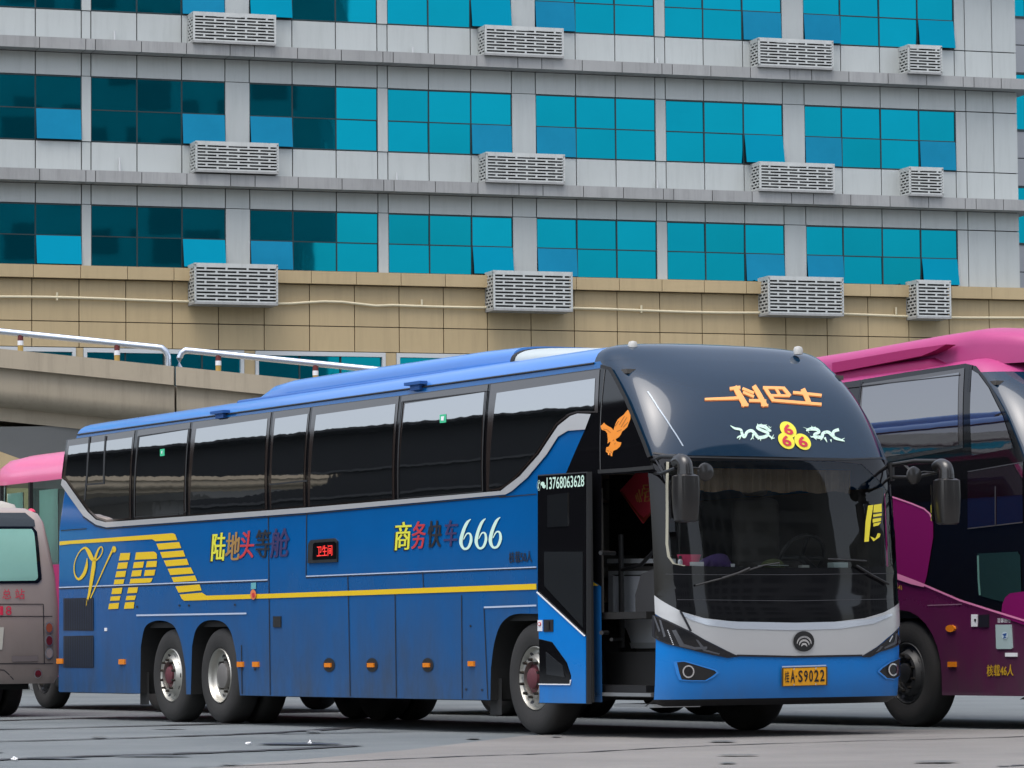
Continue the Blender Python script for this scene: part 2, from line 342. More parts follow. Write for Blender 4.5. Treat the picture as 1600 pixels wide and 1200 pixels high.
class Coach(Rig):
    def __init__(s, name, label, dv, paint, frontpaint, roofpaint):
        super().__init__(dv); s.root = thing(name, label, 'coach', s.o, TH); s.paint = paint; s.fp = frontpaint; s.rp = roofpaint
    # door side: photo polygon -> sheet on the body
    def side(s, name, polys, material, off=0.0, parent=None, holes=(), raw=False):
        P = polys if raw else [[s.S(*p, -off) for p in q] for q in polys]; H = holes if raw else [[s.S(*p, -off) for p in q] for q in holes]
        bm = patch_mesh(P, lambda u, z: (sv(z) - off, u, z), (), [2.2 + 0.09 * i for i in range(14)], H)
        return bm_obj(name, bm, material, parent or s.root, SIDE)
    def sidetext(s, name, body, quad, material, off=0.006, bold=0.0, parent=None, shear=0.0):
        bm = bmesh.new()
        for i, dx in enumerate((0, -bold, bold, -bold / 2, bold / 2) if bold else (0,)):
            o = off + 0.0003 * i; b1 = text_bm(body, [(x + dx, y) for x, y in quad], lambda x, y: s.S(x, y, -off), lambda u, z: (sv(z) - o, u, z), 0, shear)
            me = bpy.data.meshes.new('tmp'); b1.to_mesh(me); b1.free(); bm.from_mesh(me); bpy.data.meshes.remove(me)
        return bm_obj(name, bm, material, parent or s.root, SIDE, False)
    def front(s, name, polys, material, off=0.0, parent=None, holes=(), raw=False):
        P = polys if raw else [[s.FR(*p) for p in q] for q in polys]; H = holes if raw else [[s.FR(*p) for p in q] for q in holes]
        bm = patch_mesh(P, lambda t, z: front_off(t, z, off), TC, ZC, H)
        return bm_obj(name, bm, material, parent or s.root, FWD)
    def fronttext(s, name, body, quad, material, off=0.006, bold=0.0, parent=None):
        bm = text_bm(body, quad, s.FR, lambda t, z: front_off(t, z, off), bold)
        return bm_obj(name, bm, material, parent or s.root, FWD, False)
    def sidebox(s, name, quad, material, proud, parent=None, inner=-0.02):
        P = [s.S(*p) for p in quad]
        return MB().prism(P, lambda u, z, h: (sv(z) - inner * 0 + 0.0 - h, u, z), proud).build(name, material, parent or s.root)

    def shell(s, u_side, cap_u=1.42):
        r = s.root
        # roof: closed loops rising from the gutter
        lev = [(0, ZG), (0.012, 3.36), (0.035, 3.39), (0.075, 3.417), (0.14, 3.44), (0.26, 3.462), (0.5, 3.485), (0.85, 3.505), (1.27, 3.515)]
        bm = bmesh.new(); loops = []
        c0, e0, n0, x0 = interp(CT, ZG), interp(ET, ZG), interp(NT, ZG), sv(ZG)
        for d, z in lev:
            h = max(0.004, WB / 2 - x0 - d); pts = []
            for i in range(49):
                a = PI * i / 48; ca, sa = math.cos(a), math.sin(a)
                x = WB / 2 - math.copysign(abs(ca) ** (2 / n0), ca) * h; e1 = e0 + 0.55 * d + 0.6 * (z - ZG); c1 = c0 + 2.3 * (z - ZG) + 0.45 * d; y = e1 - (e1 - min(c1, e1 - 0.02)) * abs(sa) ** (2 / n0); pts.append((x, y, z))
            for i in range(13):
                a = PI * i / 12; ca, sa = math.cos(a), math.sin(a)
                pts.append((WB / 2 + math.copysign(abs(ca) ** 0.3, ca) * h, rear_u(ZG) - RC - 0.35 * d + RC * abs(sa) ** 0.6, z))
            loops.append([bm.verts.new(p) for p in pts])
        n = len(loops[0])
        for A, Bq in zip(loops, loops[1:]):
            for i in range(n): bm.faces.new((A[i], A[(i + 1) % n], Bq[(i + 1) % n], Bq[i]))
        bmesh.ops.holes_fill(bm, edges=[e for e in bm.edges if e.is_boundary and all(v in loops[-1] for v in e.verts)])
        bmesh.ops.recalc_face_normals(bm, faces=bm.faces[:])
        if sum(f.normal.z * f.calc_area() for f in bm.faces) < 0: bmesh.ops.reverse_faces(bm, faces=bm.faces[:])
        for v in bm.verts:                                          # the nose is crowned a little higher than the roof behind it
            if v.co.y < 2.0:
                k = min(1, max(0, (2.0 - v.co.y) / 0.9)); k = k * k * (3 - 2 * k); v.co.z += k * 0.42 * (v.co.z - ZG)
        fb = bm.copy()
        bmesh.ops.bisect_plane(bm, geom=bm.verts[:] + bm.edges[:] + bm.faces[:], plane_co=(0, cap_u, 0), plane_no=(0, 1, 0), clear_inner=True)
        bmesh.ops.bisect_plane(fb, geom=fb.verts[:] + fb.edges[:] + fb.faces[:], plane_co=(0, cap_u, 0), plane_no=(0, 1, 0), clear_outer=True)
        s.roof = bm_obj('roof', bm, s.rp, r, Vector((0, 0, 1)))
        s.capt = bm_obj('roof_front', fb, CAPM, r, Vector((0, -0.3, 1)))
        # gutter rail along the roof edge
        for x in (sv(ZG) - 0.008, WB - sv(ZG) + 0.008):
            MB().tube([(x, cap_u, ZG - 0.012), (x, rear_u(3.32) - RC, ZG - 0.012)], 0.009, 8).build('gutter_rail', BLKPL, r)
        # upper front: the dark cap
        s.front('front_cap', [[(0, 2.44), (1, 2.44), (1, ZG), (0, ZG)]], CAPM, 0, raw=True)
        # far side wall, with a window band
        bm = patch_mesh([FEDGE(0.42, 0.32) + [(rear_u(z) - RC, z) for z in (ZG, 2.8, 2.1, 0.32)]], lambda u, z: (WB - sv(z), u, z), (), [2.2 + 0.13 * i for i in range(10)],)
        bm_obj('left_side_wall', bm, s.paint, r, Vector((1, 0, 0)))
        bm = patch_mesh([[(1.2, 2.25), (LB - 0.35, 2.25), (LB - 0.35, 3.3), (1.2, 3.3)]], lambda u, z: (WB - sv(z) + 0.006, u, z), [1.2 + 1.4 * i for i in range(9)], [2.2 + 0.13 * i for i in range(10)])
        bm_obj('left_window_band', bm, GLASS, r, Vector((1, 0, 0)))
        # rear wall, rounded corners
        rv = []
        def rear(a, z): x0 = sv(z); h = WB / 2 - x0; ca, sa = math.cos(a), math.sin(a); return (WB / 2 - math.copysign(abs(ca) ** 0.3, ca) * h, rear_u(z) - RC + RC * abs(sa) ** 0.6, z)
        bm = patch_mesh([[(0, 0.32), (PI, 0.32), (PI, ZG), (0, ZG)]], rear, [PI * i / 24 for i in range(1, 24)], [2.2 + 0.13 * i for i in range(10)])
        bm_obj('rear_wall', bm, s.paint, r, Vector((0, 1, 0)))
        MB().rbox(0.35, WB - 0.35, LB - 0.3, LB - 0.06, 2.3, 3.0, 0.012, 2).build('rear_window', GLASS, r)
        for x in (0.2, WB - 0.42): MB().rbox(x, x + 0.22, LB - 0.05, LB + 0.015, 0.9, 1.5, 0.012, 2).build('tail_light', RED, r)
        # underbody
        MB().box(0.3, WB - 0.3, 0.75, LB - 0.4, 0.42, 0.75).build('chassis', DARK, r)
        b = MB(); b.box(0.12, WB - 0.12, 3.3, 8.6, 0.30, 1.05).box(0.12, WB - 0.12, LB - 2.0, LB - 0.15, 0.30, 1.05)
        b.build('luggage_floor', DARK, r)
        MB().box(0.06, WB - 0.02, 0.5, LB - 0.3, 1.04, 1.10).build('cabin_floor', DARK, r)

    def cabin(s):
        r = s.root
        MB().box(0.14, WB - 0.14, 3.6, 3.66, 1.1, 3.3).build('cabin_partition', INTB, r)
        MB().box(0.13, WB - 0.13, 0.9, 3.6, 3.2, 3.24).build('ceiling_panel', INT, r)
        MB().box(0.05, 0.07, 1.24, 3.6, 1.1, 2.2).box(WB - 0.045, WB - 0.02, 0.45, 3.6, 0.75, 2.2).build('inner_lining', INT, r)
        # dashboard: rounded shelf along the windscreen base
        P = [(0.20, 1.46), (0.62, 1.475), (0.85, 1.43), (0.95, 1.25), (0.95, 1.1), (0.20, 1.1)]
        MB().prism(P, lambda y, z, h: (0.22 + h, y, z), WB - 0.44).build('dashboard', mat('dashboard_grey', (0.03, 0.03, 0.032), 0.6, var=0.15), r)
        # driver's seat (vehicle left) and two front passenger seats
        def seat(x, y, m, name):
            e = pivot(name, r)
            MB().rbox(x, x + 0.5, y, y + 0.48, 1.42, 1.56, 0.05).build('seat_cushion', m, e)
            MB().rbox(x + 0.01, x + 0.49, y + 0.44, y + 0.58, 1.5, 2.15, 0.06).build('seat_back', m, e)
            MB().rbox(x + 0.12, x + 0.38, y + 0.47, y + 0.57, 2.17, 2.38, 0.045).build('headrest', m, e)
            MB().box(x + 0.1, x + 0.4, y + 0.1, y + 0.42, 1.1, 1.42).build('seat_base', DARK, e)
        seat(1.75, 1.25, INT, 'driver_seat')
        for x in (0.5, 1.05): seat(x, 2.6, INT, 'passenger_seat')
        seat(1.75, 2.6, INT, 'passenger_seat')
        sw = pivot('steering_wheel', r, (2.0, 1.0, 1.58), (math.radians(-62), 0, 0))
        bm = bmesh.new()
        rng = [Vector((0.23 * math.cos(2 * PI * i / 32), 0.23 * math.sin(2 * PI * i / 32), 0)) for i in range(33)]
        MB().tube(rng, 0.017, 8, False).tube([(-0.22, 0, 0), (0.22, 0, 0)], 0.02).tube([(0, 0, 0), (0, -0.22, 0)], 0.02).tube([(0, 0, 0.02), (0, 0, -0.35)], 0.035).build('wheel_rim', BLKPL, sw)
        # added pleated strip standing in for the slatted reflection under the windscreen header
        b = MB(); vs = []; fs = []; N = 90
        for i in range(N + 1):
            x = 0.55 + 1.75 * i / N; y = 0.62 + 0.02 * math.sin(i * 1.9) + 0.008 * math.sin(i * 0.7)
            vs += [(x, y, 2.36), (x, y + 0.005, 2.16 + 0.012 * math.sin(i * 0.33))]
        fs = [(2 * i, 2 * i + 1, 2 * i + 3, 2 * i + 2) for i in range(N)]
        b.add(vs, fs, True); b.build('reflection_fringe', mat('fringe_brown', (0.20, 0.15, 0.10), 0.8, var=0.3, vscale=14), r)

    def wheels(s, spec):
        """spec: (u, kind) for each axle; near and far wheel each"""
        for u, kind, pair in spec:
            for x, side in ((0.045, 1), (WB - 0.045, -1)):
                if x < 1 and u in s.no_near: continue
                e = pivot('wheel', s.root, (x, u, 0.515), (0, 0, 0 if side == 1 else PI)); build_wheel(e, kind, pair)

    def mirror(s, x, flip, y=-0.30):
        """housing hung from a bracket that reaches forward from the corner post"""
        g = -1 if flip else 1
        e = pivot('wing_mirror', s.root, (x, y, 0))
        MB().tube([(0.1 * g, 0.66, 2.40), (0.03 * g, 0.38, 2.425), (0, 0.08, 2.41)], 0.02, 8).tube([(0.1 * g, 0.62, 2.29), (0.03 * g, 0.38, 2.28), (0, 0.10, 2.31)], 0.016, 8).tube([(0.06 * g, 0.52, 2.41), (0.03 * g, 0.36, 2.285)], 0.014, 6).tube([(0.1 * g, 0.66, 2.42), (0.1 * g, 0.66, 2.26)], 0.035, 8).build('mirror_arm', BLKPL, e)
        elbow = spline([(0, 0.10, 2.36), (0, 0.02, 2.375), (0, -0.05, 2.34), (0, -0.06, 2.25)], 5)
        MB().tube(elbow, [0.05 + 0.022 * i / (len(elbow) - 1) for i in range(len(elbow))], 14).build('mirror_neck', MIRM, e)
        hb = MB(); vs = []; fs = []; zs = [(2.25, 0.075, 0.065), (2.235, 0.105, 0.085), (2.1, 0.108, 0.09), (1.95, 0.102, 0.085), (1.86, 0.092, 0.075), (1.845, 0.07, 0.055)]
        for z, hx, hy in zs:
            for k in range(20):
                a = 2 * PI * k / 20; ca, sa = math.cos(a), math.sin(a); vs.append((math.copysign(abs(ca) ** 0.45, ca) * hx, -0.06 + math.copysign(abs(sa) ** 0.45, sa) * hy, z))
        for i in range(len(zs) - 1):
            for k in range(20): k2 = (k + 1) % 20; fs.append((i * 20 + k, i * 20 + k2, (i + 1) * 20 + k2, (i + 1) * 20 + k))
        fs += [tuple(range(20)), tuple(range(100, 120))]
        hb.add(vs, fs, True).build('mirror_housing', MIRM, e, 30)
        MB().box(-0.1, 0.1, 0.042, 0.048, 1.88, 2.2).build('mirror_glass', CHROME, e)
        # small round kerb mirror on a thin stalk
        dx = 0.27 * g
        MB().tube([(0, 0.03, 2.30), (dx * 0.6, 0.05, 2.315), (dx, 0.05, 2.30)], 0.008, 6).build('stalk', BLKPL, e)
        MB().lathe([(0, -0.022), (0.05, -0.018), (0.075, -0.006), (0.08, 0.008), (0.0, 0.010)], (dx, 0.05, 2.28), 'y', 24).build('round_mirror', MIRM, e)
MIRM = mat('mirror_dark_plastic', (0.014, 0.013, 0.013), 0.28, coat=0.3, var=0.15)

def build_wheel(e, kind, pair):
    prof = [(0.292, 0.035), (0.305, 0.012), (0.34, 0.002), (0.41, -0.006), (0.46, 0.004), (0.492, 0.022), (0.507, 0.05), (0.515, 0.08), (0.515, 0.22), (0.505, 0.25), (0.47, 0.275), (0.34, 0.28), (0.292, 0.25)]
    MB().lathe(prof, seg=64).build('tyre', TYRE, e)
    if pair: MB().lathe([(r, x + 0.33) for r, x in prof], seg=48).build('inner_tyre', TYRE, e)
    if kind != 'dish':
        rim = [(0.296, 0.05), (0.294, 0.02), (0.286, 0.012), (0.276, 0.03), (0.262, 0.055), (0.235, 0.05), (0.205, 0.015), (0.19, -0.012), (0.152, -0.016), (0.148, 0.03)]
        hubp = [(0.15, 0.03), (0.13, 0.05), (0.126, 0.03), (0.10, 0.025), (0.095, -0.015), (0.07, -0.028), (0.0, -0.03)]
        nx, hx, hr = -0.016, 0.034, 0.228
    else:
        rim = [(0.296, 0.05), (0.294, 0.02), (0.286, 0.006), (0.276, 0.02), (0.268, 0.045), (0.262, 0.070), (0.252, 0.086), (0.225, 0.094), (0.19, 0.098), (0.155, 0.10)]
        hubp = [(0.156, 0.10), (0.14, 0.10), (0.135, 0.04), (0.11, 0.03), (0.0, 0.025)]
        nx, hx, hr = 0.098, 0.0895, 0.220
    MB().lathe(hubp, seg=40).build('hub', BLKPL if kind == 'dark' else HUBRED if kind == 'flat' else mat('hub_grey', (0.2, 0.19, 0.18), 0.5, metal=0.5, var=0.2), e)
    b = MB().lathe(rim, seg=64); b.cur = 1
    for k in range(10):
        a = 2 * PI * (k + 0.5) / 10; y, z = 0.17 * math.cos(a), 0.17 * math.sin(a)
        b.tube([(nx + 0.01, y, z), (nx - 0.035, y, z)], [0.017, 0.014], 6)
    b.cur = 2
    for k in range(10):
        a = 2 * PI * k / 10; vs = []
        for j in range(14):
            q = 2 * PI * j / 14; rr = hr + 0.017 * math.sin(q); aa = a + 0.026 / hr * math.cos(q); xx = hx - 0.006 + (0.9 * (hr - rr) if kind != 'dish' else 0.15 * (rr - hr))
            vs.append((xx, rr * math.cos(aa), rr * math.sin(aa)))
        b.add(vs, [tuple(range(14))])
    b.build('rim', [ALUM if kind != 'dark' else mat('shaded_rim', (0.05, 0.05, 0.05), 0.5, metal=0.4), NUT, BLACKF], e, fix=True)  # the dark kind carries the wheel's shade in its rim and hub colour

# ------------------------------------------------------------------ front face shared by both coaches
def front_face(c, full):
    """black windscreen surround with glass, silver band, headlamps, bumper; photo points measured on the blue coach"""
    F = BLUEC_FR
    r = c.root; tL = F(1022, 900)[0]; tR = 1.0
    c.t_door = tL
    zb = 0.34
    # body-coloured lower shell (bumper) up to under the silver band
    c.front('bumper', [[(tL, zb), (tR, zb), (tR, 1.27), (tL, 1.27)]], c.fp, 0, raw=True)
    bm = patch_mesh([[(tL, 0), (tR, 0), (tR, 1), (tL, 1)]], lambda t, k: front_pt(t, zb).lerp(front_pt(t, zb) + Vector((0, 0.16, -0.06)), k), TC)
    bm_obj('bumper_lip', bm, BLKPL, r, FWD)
    ws = [F(*p) for p in [(1043, 722), (1042, 760), (1042, 850), (1045, 870), (1053, 881), (1070, 884), (1150, 886), (1240, 887), (1330, 887), (1390, 885), (1397, 880), (1398, 800), (1396, 724), (1300, 721), (1240, 720), (1140, 720)]]
    sil_top = [F(*p) for p in [(1022, 930), (1032, 937), (1045, 945), (1065, 956), (1100, 966), (1150, 972), (1240, 974), (1300, 972), (1350, 966), (1380, 957), (1396, 948)]]
    zside = sil_top[0][1]
    sil_top = [(tL, zside)] + sil_top[1:] + [(1.0, zside)]
    c.front('windscreen_surround', [[(tL, 2.445)] + [(t, z - 0.012) for t, z in sil_top] + [(1.0, 2.445)]], BLKGL, 0.004, holes=[ws], raw=True)
    c.front('windscreen', [ws], WSG, 0.001, raw=True)
    # pale rubber seal round the glass
    seal = []
    lp = ws[:6]
    for q in ribbon(lp, 0.008): seal.append(q)
    c.front('windscreen_seal', seal, mat('pale_seal', (0.35, 0.34, 0.27), 0.5), 0.007, raw=True)
    # panel joints on the black lower panel
    jl = [ribbon([F(*p) for p in q], wd) for q, wd in (([(1040, 897), (1100, 898), (1240, 898), (1396, 896)], 0.006), ([(1058, 937), (1150, 938), (1240, 939), (1394, 936)], 0.005))]
    c.front('panel_joint', [q for l in jl for q in l], mat('joint_grey', (0.035, 0.035, 0.04), 0.5), 0.006, raw=True)
    # silver band
    low = [F(*p) for p in [(1150, 1025), (1128, 1013), (1100, 999), (1078, 986), (1060, 978), (1045, 971)]]
    zlow = F(1024, 959)[1]
    lowR = [F(*p) for p in [(1403, 980), (1385, 997), (1370, 1010), (1346, 1025)]]
    band = sil_top + [(1.0, zlow - 0.0)] + lowR + [F(1240, 1026)] + low + [(tL, zlow)]
    c.front('silver_band', [band], SILVER, 0.008, raw=True)
    ch = [F(*p) for p in [(1064, 958), (1085, 967), (1110, 973), (1150, 977), (1240, 979), (1310, 977), (1360, 971), (1392, 960)]]
    c.front('chrome_strip', ribbon(ch, [0.015, 0.03, 0.05, 0.062, 0.066, 0.062, 0.045, 0.02]), mat('sky_tinted_strip', (0.70, 0.76, 0.85), 0.22, metal=0.6), 0.012, raw=True)  # bluish tint stands in for the sky the strip reflects
    js = ribbon([F(*p) for p in [(1063, 955), (1071, 970), (1079, 986)]], 0.007) + ribbon([F(*p) for p in [(1150, 1024), (1240, 1026), (1346, 1024)]], 0.016)
    c.front('band_joint', js, BLACKF, 0.0125, raw=True)
    # headlamps
    HL = [(1022.5, 961), (1040, 969), (1060, 979), (1078, 988), (1100, 1001), (1128, 1015), (1152, 1026), (1136, 1027), (1115, 1023), (1090, 1017), (1066, 1011), (1045, 1006), (1031, 1000), (1022.5, 994)]
    HR = [(1346, 1026), (1370, 1012), (1386, 999), (1402, 982), (1406, 990), (1405, 1004), (1392, 1012), (1372, 1018), (1358, 1026)]
    lens = mat('headlamp_smoked_lens', (0.010, 0.010, 0.012), 0.08, ior=1.5)
    lm = mat('lamp_reflector', (0.12, 0.125, 0.14), 0.3, metal=0.6)
    led = mat('lamp_led_strip', (0.6, 0.62, 0.65), 0.3)
    for poly, inner, leds in ((HL, [[(1050, 985), (1056, 984), (1068, 1006), (1085, 1011), (1104, 1010), (1104, 1014), (1084, 1015), (1062, 1010)], [(1086, 999), (1090, 1000), (1102, 1015), (1124, 1021), (1122, 1023), (1098, 1017)], [(1031, 968), (1034, 969), (1041, 994), (1038, 996)], [(1022.5, 962), (1025, 963), (1033, 985), (1031, 988)]], [(1044 + 1.0 * i, 985 + 2.7 * i) for i in range(9)]),
                              (HR, [[(1375, 1009), (1378, 1010), (1372, 1017), (1366, 1019)], [(1397, 990), (1400, 989), (1399, 1005), (1380, 1014), (1380, 1011), (1395, 1003)]], [(1388 + 0.8 * i, 1002 - 1.6 * i) for i in range(6)])):
        h = c.front('headlight', [poly], lens, 0.012)
        c.front('reflector', inner, lm, 0.015, h)
        c.front('led_strip', [[(x - .8, y - .8), (x + .8, y - .8), (x + .8, y + .8), (x - .8, y + .8)] for x, y in leds], led, 0.016, h)
        c.front('lamp_edge', ribbon([F(*p) for p in poly + [poly[0]]], 0.009), BLACKF, 0.0135, h, raw=True)
    # fog lamp recesses
    def ell(cx, cy, rx, ry, n=26): return [(cx + rx * math.cos(2 * PI * i / n), cy + ry * math.sin(2 * PI * i / n)) for i in range(n)]
    edge = mat('recess_edge_blue', tuple(x * 0.8 for x in c.edge), 0.25, coat=0.6)
    for poly, ctr in (([(1055, 1034), (1070, 1033), (1094, 1040), (1117, 1047), (1121, 1051), (1112, 1058), (1102, 1063.5), (1080, 1063.5), (1063, 1062), (1059, 1052)], (1075, 1049, 9, 10)),
                      ([(1371, 1049), (1377, 1043), (1390, 1034), (1404, 1028), (1405.5, 1040), (1404, 1056), (1396, 1061), (1384, 1060)], (1393, 1046, 7.5, 10))):
        rc = c.front('fog_lamp_recess', [poly], BLKPL, 0.006)
        c.front('recess_edge', ribbon([F(*p) for p in poly + [poly[0]]], 0.009), edge, 0.010, rc, raw=True)
        x, y, a, b = ctr
        c.front('fog_lamp_ring', [ell(x, y, a, b)], CHROME, 0.02, rc, holes=[ell(x, y, a - 2, b - 2.2)])
        c.front('fog_lamp_glass', [ell(x, y, a - 2, b - 2.2)], lens, 0.014, rc)
    # badge: dark disc with three nested arches
    bd = c.front('badge', [ell(1254, 1002, 16, 15.5)], BLKPL, 0.022)
    c.front('badge_rim', [ell(1254, 1002, 16.4, 16)], mat('badge_rim', (0.08, 0.08, 0.09), 0.2, metal=0.6), 0.02, bd, holes=[ell(1254, 1002, 14.6, 14.2)])
    arcs = []
    for k, (rr, yy) in enumerate(((11, 1006), (7.6, 1008), (4, 1010))):
        pts = [(1254 + rr * math.cos(PI - PI * i / 14), yy - rr * 1.0 * math.sin(PI * i / 14)) for i in range(15)]
        arcs += ribbon(pts, [1.0 + 2.2 * math.sin(PI * i / 14) for i in range(15)])
    c.front('badge_arches', arcs, CHROME, 0.026, bd)
    # door-side jamb of the corner post, turning into the cabin
    zs = [0.36 + 0.1 * i for i in range(21)] + [2.4]
    vs = []; fs = []
    for z in zs:
        p = front_pt(tL, z); vs += [p, p + Vector((0.10, 0.02, 0)), p + Vector((0.14, -0.05, 0)) if z > 1.5 else p + Vector((0.16, 0.0, 0))]
    for i in range(len(zs) - 1):
        k = 3 * i; fs += [(k, k + 1, k + 4, k + 3), (k + 1, k + 2, k + 5, k + 4)]
    MB().add(vs, fs).build('corner_post', BLKPL, r)
    # wipers
    c_w = []
    def wiper(arm, blade, red):
        e = pivot('wiper', r)
        MB().tube([front_off(*F(*p), 0.035) for p in arm], 0.011, 6).build('wiper_arm', BLKPL, e)
        MB().tube([front_off(*F(*p), 0.03) for p in blade], 0.009, 6).build('wiper_blade', BLKPL, e)
    wiper([(1125, 904), (1150, 896), (1168, 888)], [(1085, 915), (1130, 903), (1190, 884), (1215, 880)], 0)
    wiper([(1384, 913), (1360, 900), (1334, 884)], [(1290, 874), (1330, 876), (1350, 877)], 0)
    # corner beacons on the cap and bracket mirrors
    for px, py in ((979, 539), (1243, 550)):
        p = c.plane_x(px, py + 2, 0.45 if px < 1000 else 2.0) if c is coach else None
    for x in (0.40, WB - 0.52):
        MB().lathe([(0.04, -0.03), (0.044, 0.01), (0.034, 0.038), (0.0, 0.046)], (x, 1.25 if x < 1 else 1.05, 3.475 if x < 1 else 3.462), 'z', 20).build('marker_lamp', mat('lamp_white', (0.5, 0.5, 0.48), 0.4), r)
    c.mirror(-0.05, False); c.mirror(WB + 0.10, True)

# ------------------------------------------------------------------ blue coach
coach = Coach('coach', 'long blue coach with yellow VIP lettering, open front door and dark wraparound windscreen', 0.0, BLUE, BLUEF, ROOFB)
coach.edge = (0.02, 0.25, 0.75); coach.no_near = ()
BLUEC_FR = coach.FR
c = coach; R_ = coach.root; S = coach.S
c.shell(1.2); front_face(c, True); c.cabin()
# door-side sheet with wheel arches cut in
U = lambda x, y: S(x, y)
u_door = S(940, 1000)[0]
A1 = [S(*p) for p in [(291, 1083), (290, 1045), (284, 1010), (278, 990), (269.6, 976), (255, 970), (239, 971), (226, 981), (220, 1010), (219, 1083)]]
A2 = [S(*p) for p in [(375, 1085), (368.8, 1022), (361.5, 990), (351, 974), (336.7, 969), (319, 971), (306, 984), (300, 1010), (298, 1083)]]
A3 = [S(*p) for p in [(905, 1096), (900, 1030), (888, 990), (872, 968), (850, 960), (834, 959), (809, 959), (794, 964), (781, 978), (772, 1006), (767, 1044), (766, 1091)]]
zl = 0.31
def zfix(a): a[0] = (a[0][0], zl); a[-1] = (a[-1][0], zl); return [a[0]] + spline(a[1:-1], 4) + [a[-1]]
A1, A2, A3 = zfix(A1), zfix(A2), zfix(A3)
uR = LB - RC
REDGE = [(rear_u(z) - RC, z) for z in (zl, 2.1, 2.8, ZG)]
outl = [q for q in FEDGE(u_door, zl) if q[1] < 3.36][::-1] + A3 + A2 + A1 + REDGE
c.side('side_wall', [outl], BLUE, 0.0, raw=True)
# arch linings
for a in (A1, A2, A3):
    b = MB(); n = len(a); b.add([(0.002, u, z) for u, z in a] + [(0.75, u, z + 0.02) for u, z in a], [(i, i + 1, i + 1 + n, i + n) for i in range(n - 1)], True); b.build('wheel_arch', DARK, R_)
    us = [p[0] for p in a]; MB().box(0.74, 0.76, min(us) - 0.02, max(us) + 0.02, 0.31, 1.2).build('arch_panel', DARK, R_)
for q in ([(219, 1050), (233, 1050), (233, 1101), (219, 1101)], [(766, 1060), (784, 1060), (784, 1117), (766, 1117)]):
    c.side('mud_flap', [q], RUBBER, -0.08)
# black glass zone along the windows, running into the front quarter
band = [(104, 687), (300, 659), (625, 618), (760, 600), (940, 575), (950, 577), (962, 596), (975, 622), (990, 658), (1003, 690), (1010, 708), (1020, 736), (884, 740), (914, 671), (923, 647), (902, 646), (891, 650), (872, 665), (842, 710), (812, 744), (795, 760), (782, 767), (480, 793), (165, 816), (150, 812), (137, 800), (103, 752), (96, 747)]
band_o = c.side('window_band', [band], BLKGL, 0.004)
fr = c.side('door_pillar_panel', [[(884, 740), (1021, 736), (1021, 738), (940, 742), (940, 917), (921, 902), (884, 902)]], BLKGL, 0.004)
# panes
TOP = [(104, 687), (140, 681.5), (213, 671.5), (299, 659), (425, 643), (486, 635.5), (625, 618), (764, 599.5), (940, 575)]
def topy(x):
    for (a, b), (d, e) in zip(TOP, TOP[1:]):
        if x <= d: return b + (e - b) * (x - a) / (d - a)
    return TOP[-1][1]
def boty(x): return 816 + (793 - 816) * (x - 165) / (480 - 165) if x < 480 else 793 + (767 - 793) * (x - 480) / (782 - 480)
div = [(213, 207), (299, 292), (425, 419), (486, 479), (625, 618), (764, 757)]
def pane(poly, inner, frame=False):
    p = c.side('window', [poly], FRIT, 0.009)
    c.side('pane', [inner], GLASS, 0.012, p)
    return p
for (a, a2), (b_, b2) in zip(div, div[1:]):
    o = [(a + 2.5, topy(a) + 1), (b_ - 1.5, topy(b_) + 1), (b2 - 1.5, boty(b2) - 1), (a2 + 2.5, boty(a2) - 1)]
    ta = 13 if a > 480 else 11
    w = b_ - a
    i = [(a + 8 if w > 100 else a + 5, topy(a) + ta), (b_ - 7 if w > 100 else b_ - 5, topy(b_) + ta), (b2 - 5, boty(b2) - 3), (a2 + 5, boty(a2) - 3)]
    pane(o, i)
pane([(106, 688), (210.5, 672.5), (205, 811), (166, 814.5), (151, 810.5), (138, 798), (104, 751), (98, 746)], [(108, 697), (207, 683), (202, 809), (168, 812), (153, 808), (141, 797), (107, 750), (102, 744)])
pane([(767, 600.5), (937, 577), (934, 645), (902, 644.5), (889, 648.5), (870, 663.5), (840, 708.5), (810, 742), (793, 758), (781, 765), (760, 767.5)], [(776, 614), (930, 591), (928, 642), (901, 642), (887, 646), (868, 661), (838, 706), (808, 740), (792, 755), (779, 762), (764, 764)])
# rubber between the rear sliding panes, exit window frames
rb = []
for l in ([(140, 682), (136, 740), (132, 782)], [(165, 681), (162, 756)], [(135, 757), (162, 755)], [(421, 757), (480, 751)]): c.side('sash_rail', ribbon(l, 2.6), BLKPL, 0.016)
for fx in ([(216, 682), (295, 670), (290, 800), (210, 808)], [(628, 628), (760, 611), (754, 768), (622, 779)]):
    c.side('exit_frame', ribbon(fx + [fx[0]], 2.0), BLKPL, 0.018)
for q in ([(687, 648), (697, 647), (697, 660), (687, 661)], [(250, 702), (257, 701), (257, 712), (250, 713)]):
    st = c.side('exit_sticker', [q], GREENF, 0.015)
    c.side('pictogram', [[(q[0][0] + 2, q[0][1] + 3), (q[1][0] - 3, q[1][1] + 3), (q[2][0] - 4, q[2][1] - 3), (q[3][0] + 2, q[3][1] - 4)]], WHITE, 0.017, st)
# front quarter: vertical seam, A-pillar rubber
c.side('quarter_seam', ribbon([(945, 577), (939, 640), (938, 736)], 1.2), mat('seam_grey', (0.06, 0.06, 0.06), 0.5), 0.008)
c.side('pillar_rubber', ribbon([(938, 572), (953, 576), (965, 598), (978, 624), (993, 660), (1006, 692), (1014, 714)], 5.5), RUBBER, 0.01)
c.side('door_header', ribbon([(934, 737), (980, 734), (1021, 730)], 6), RUBBER, 0.03)
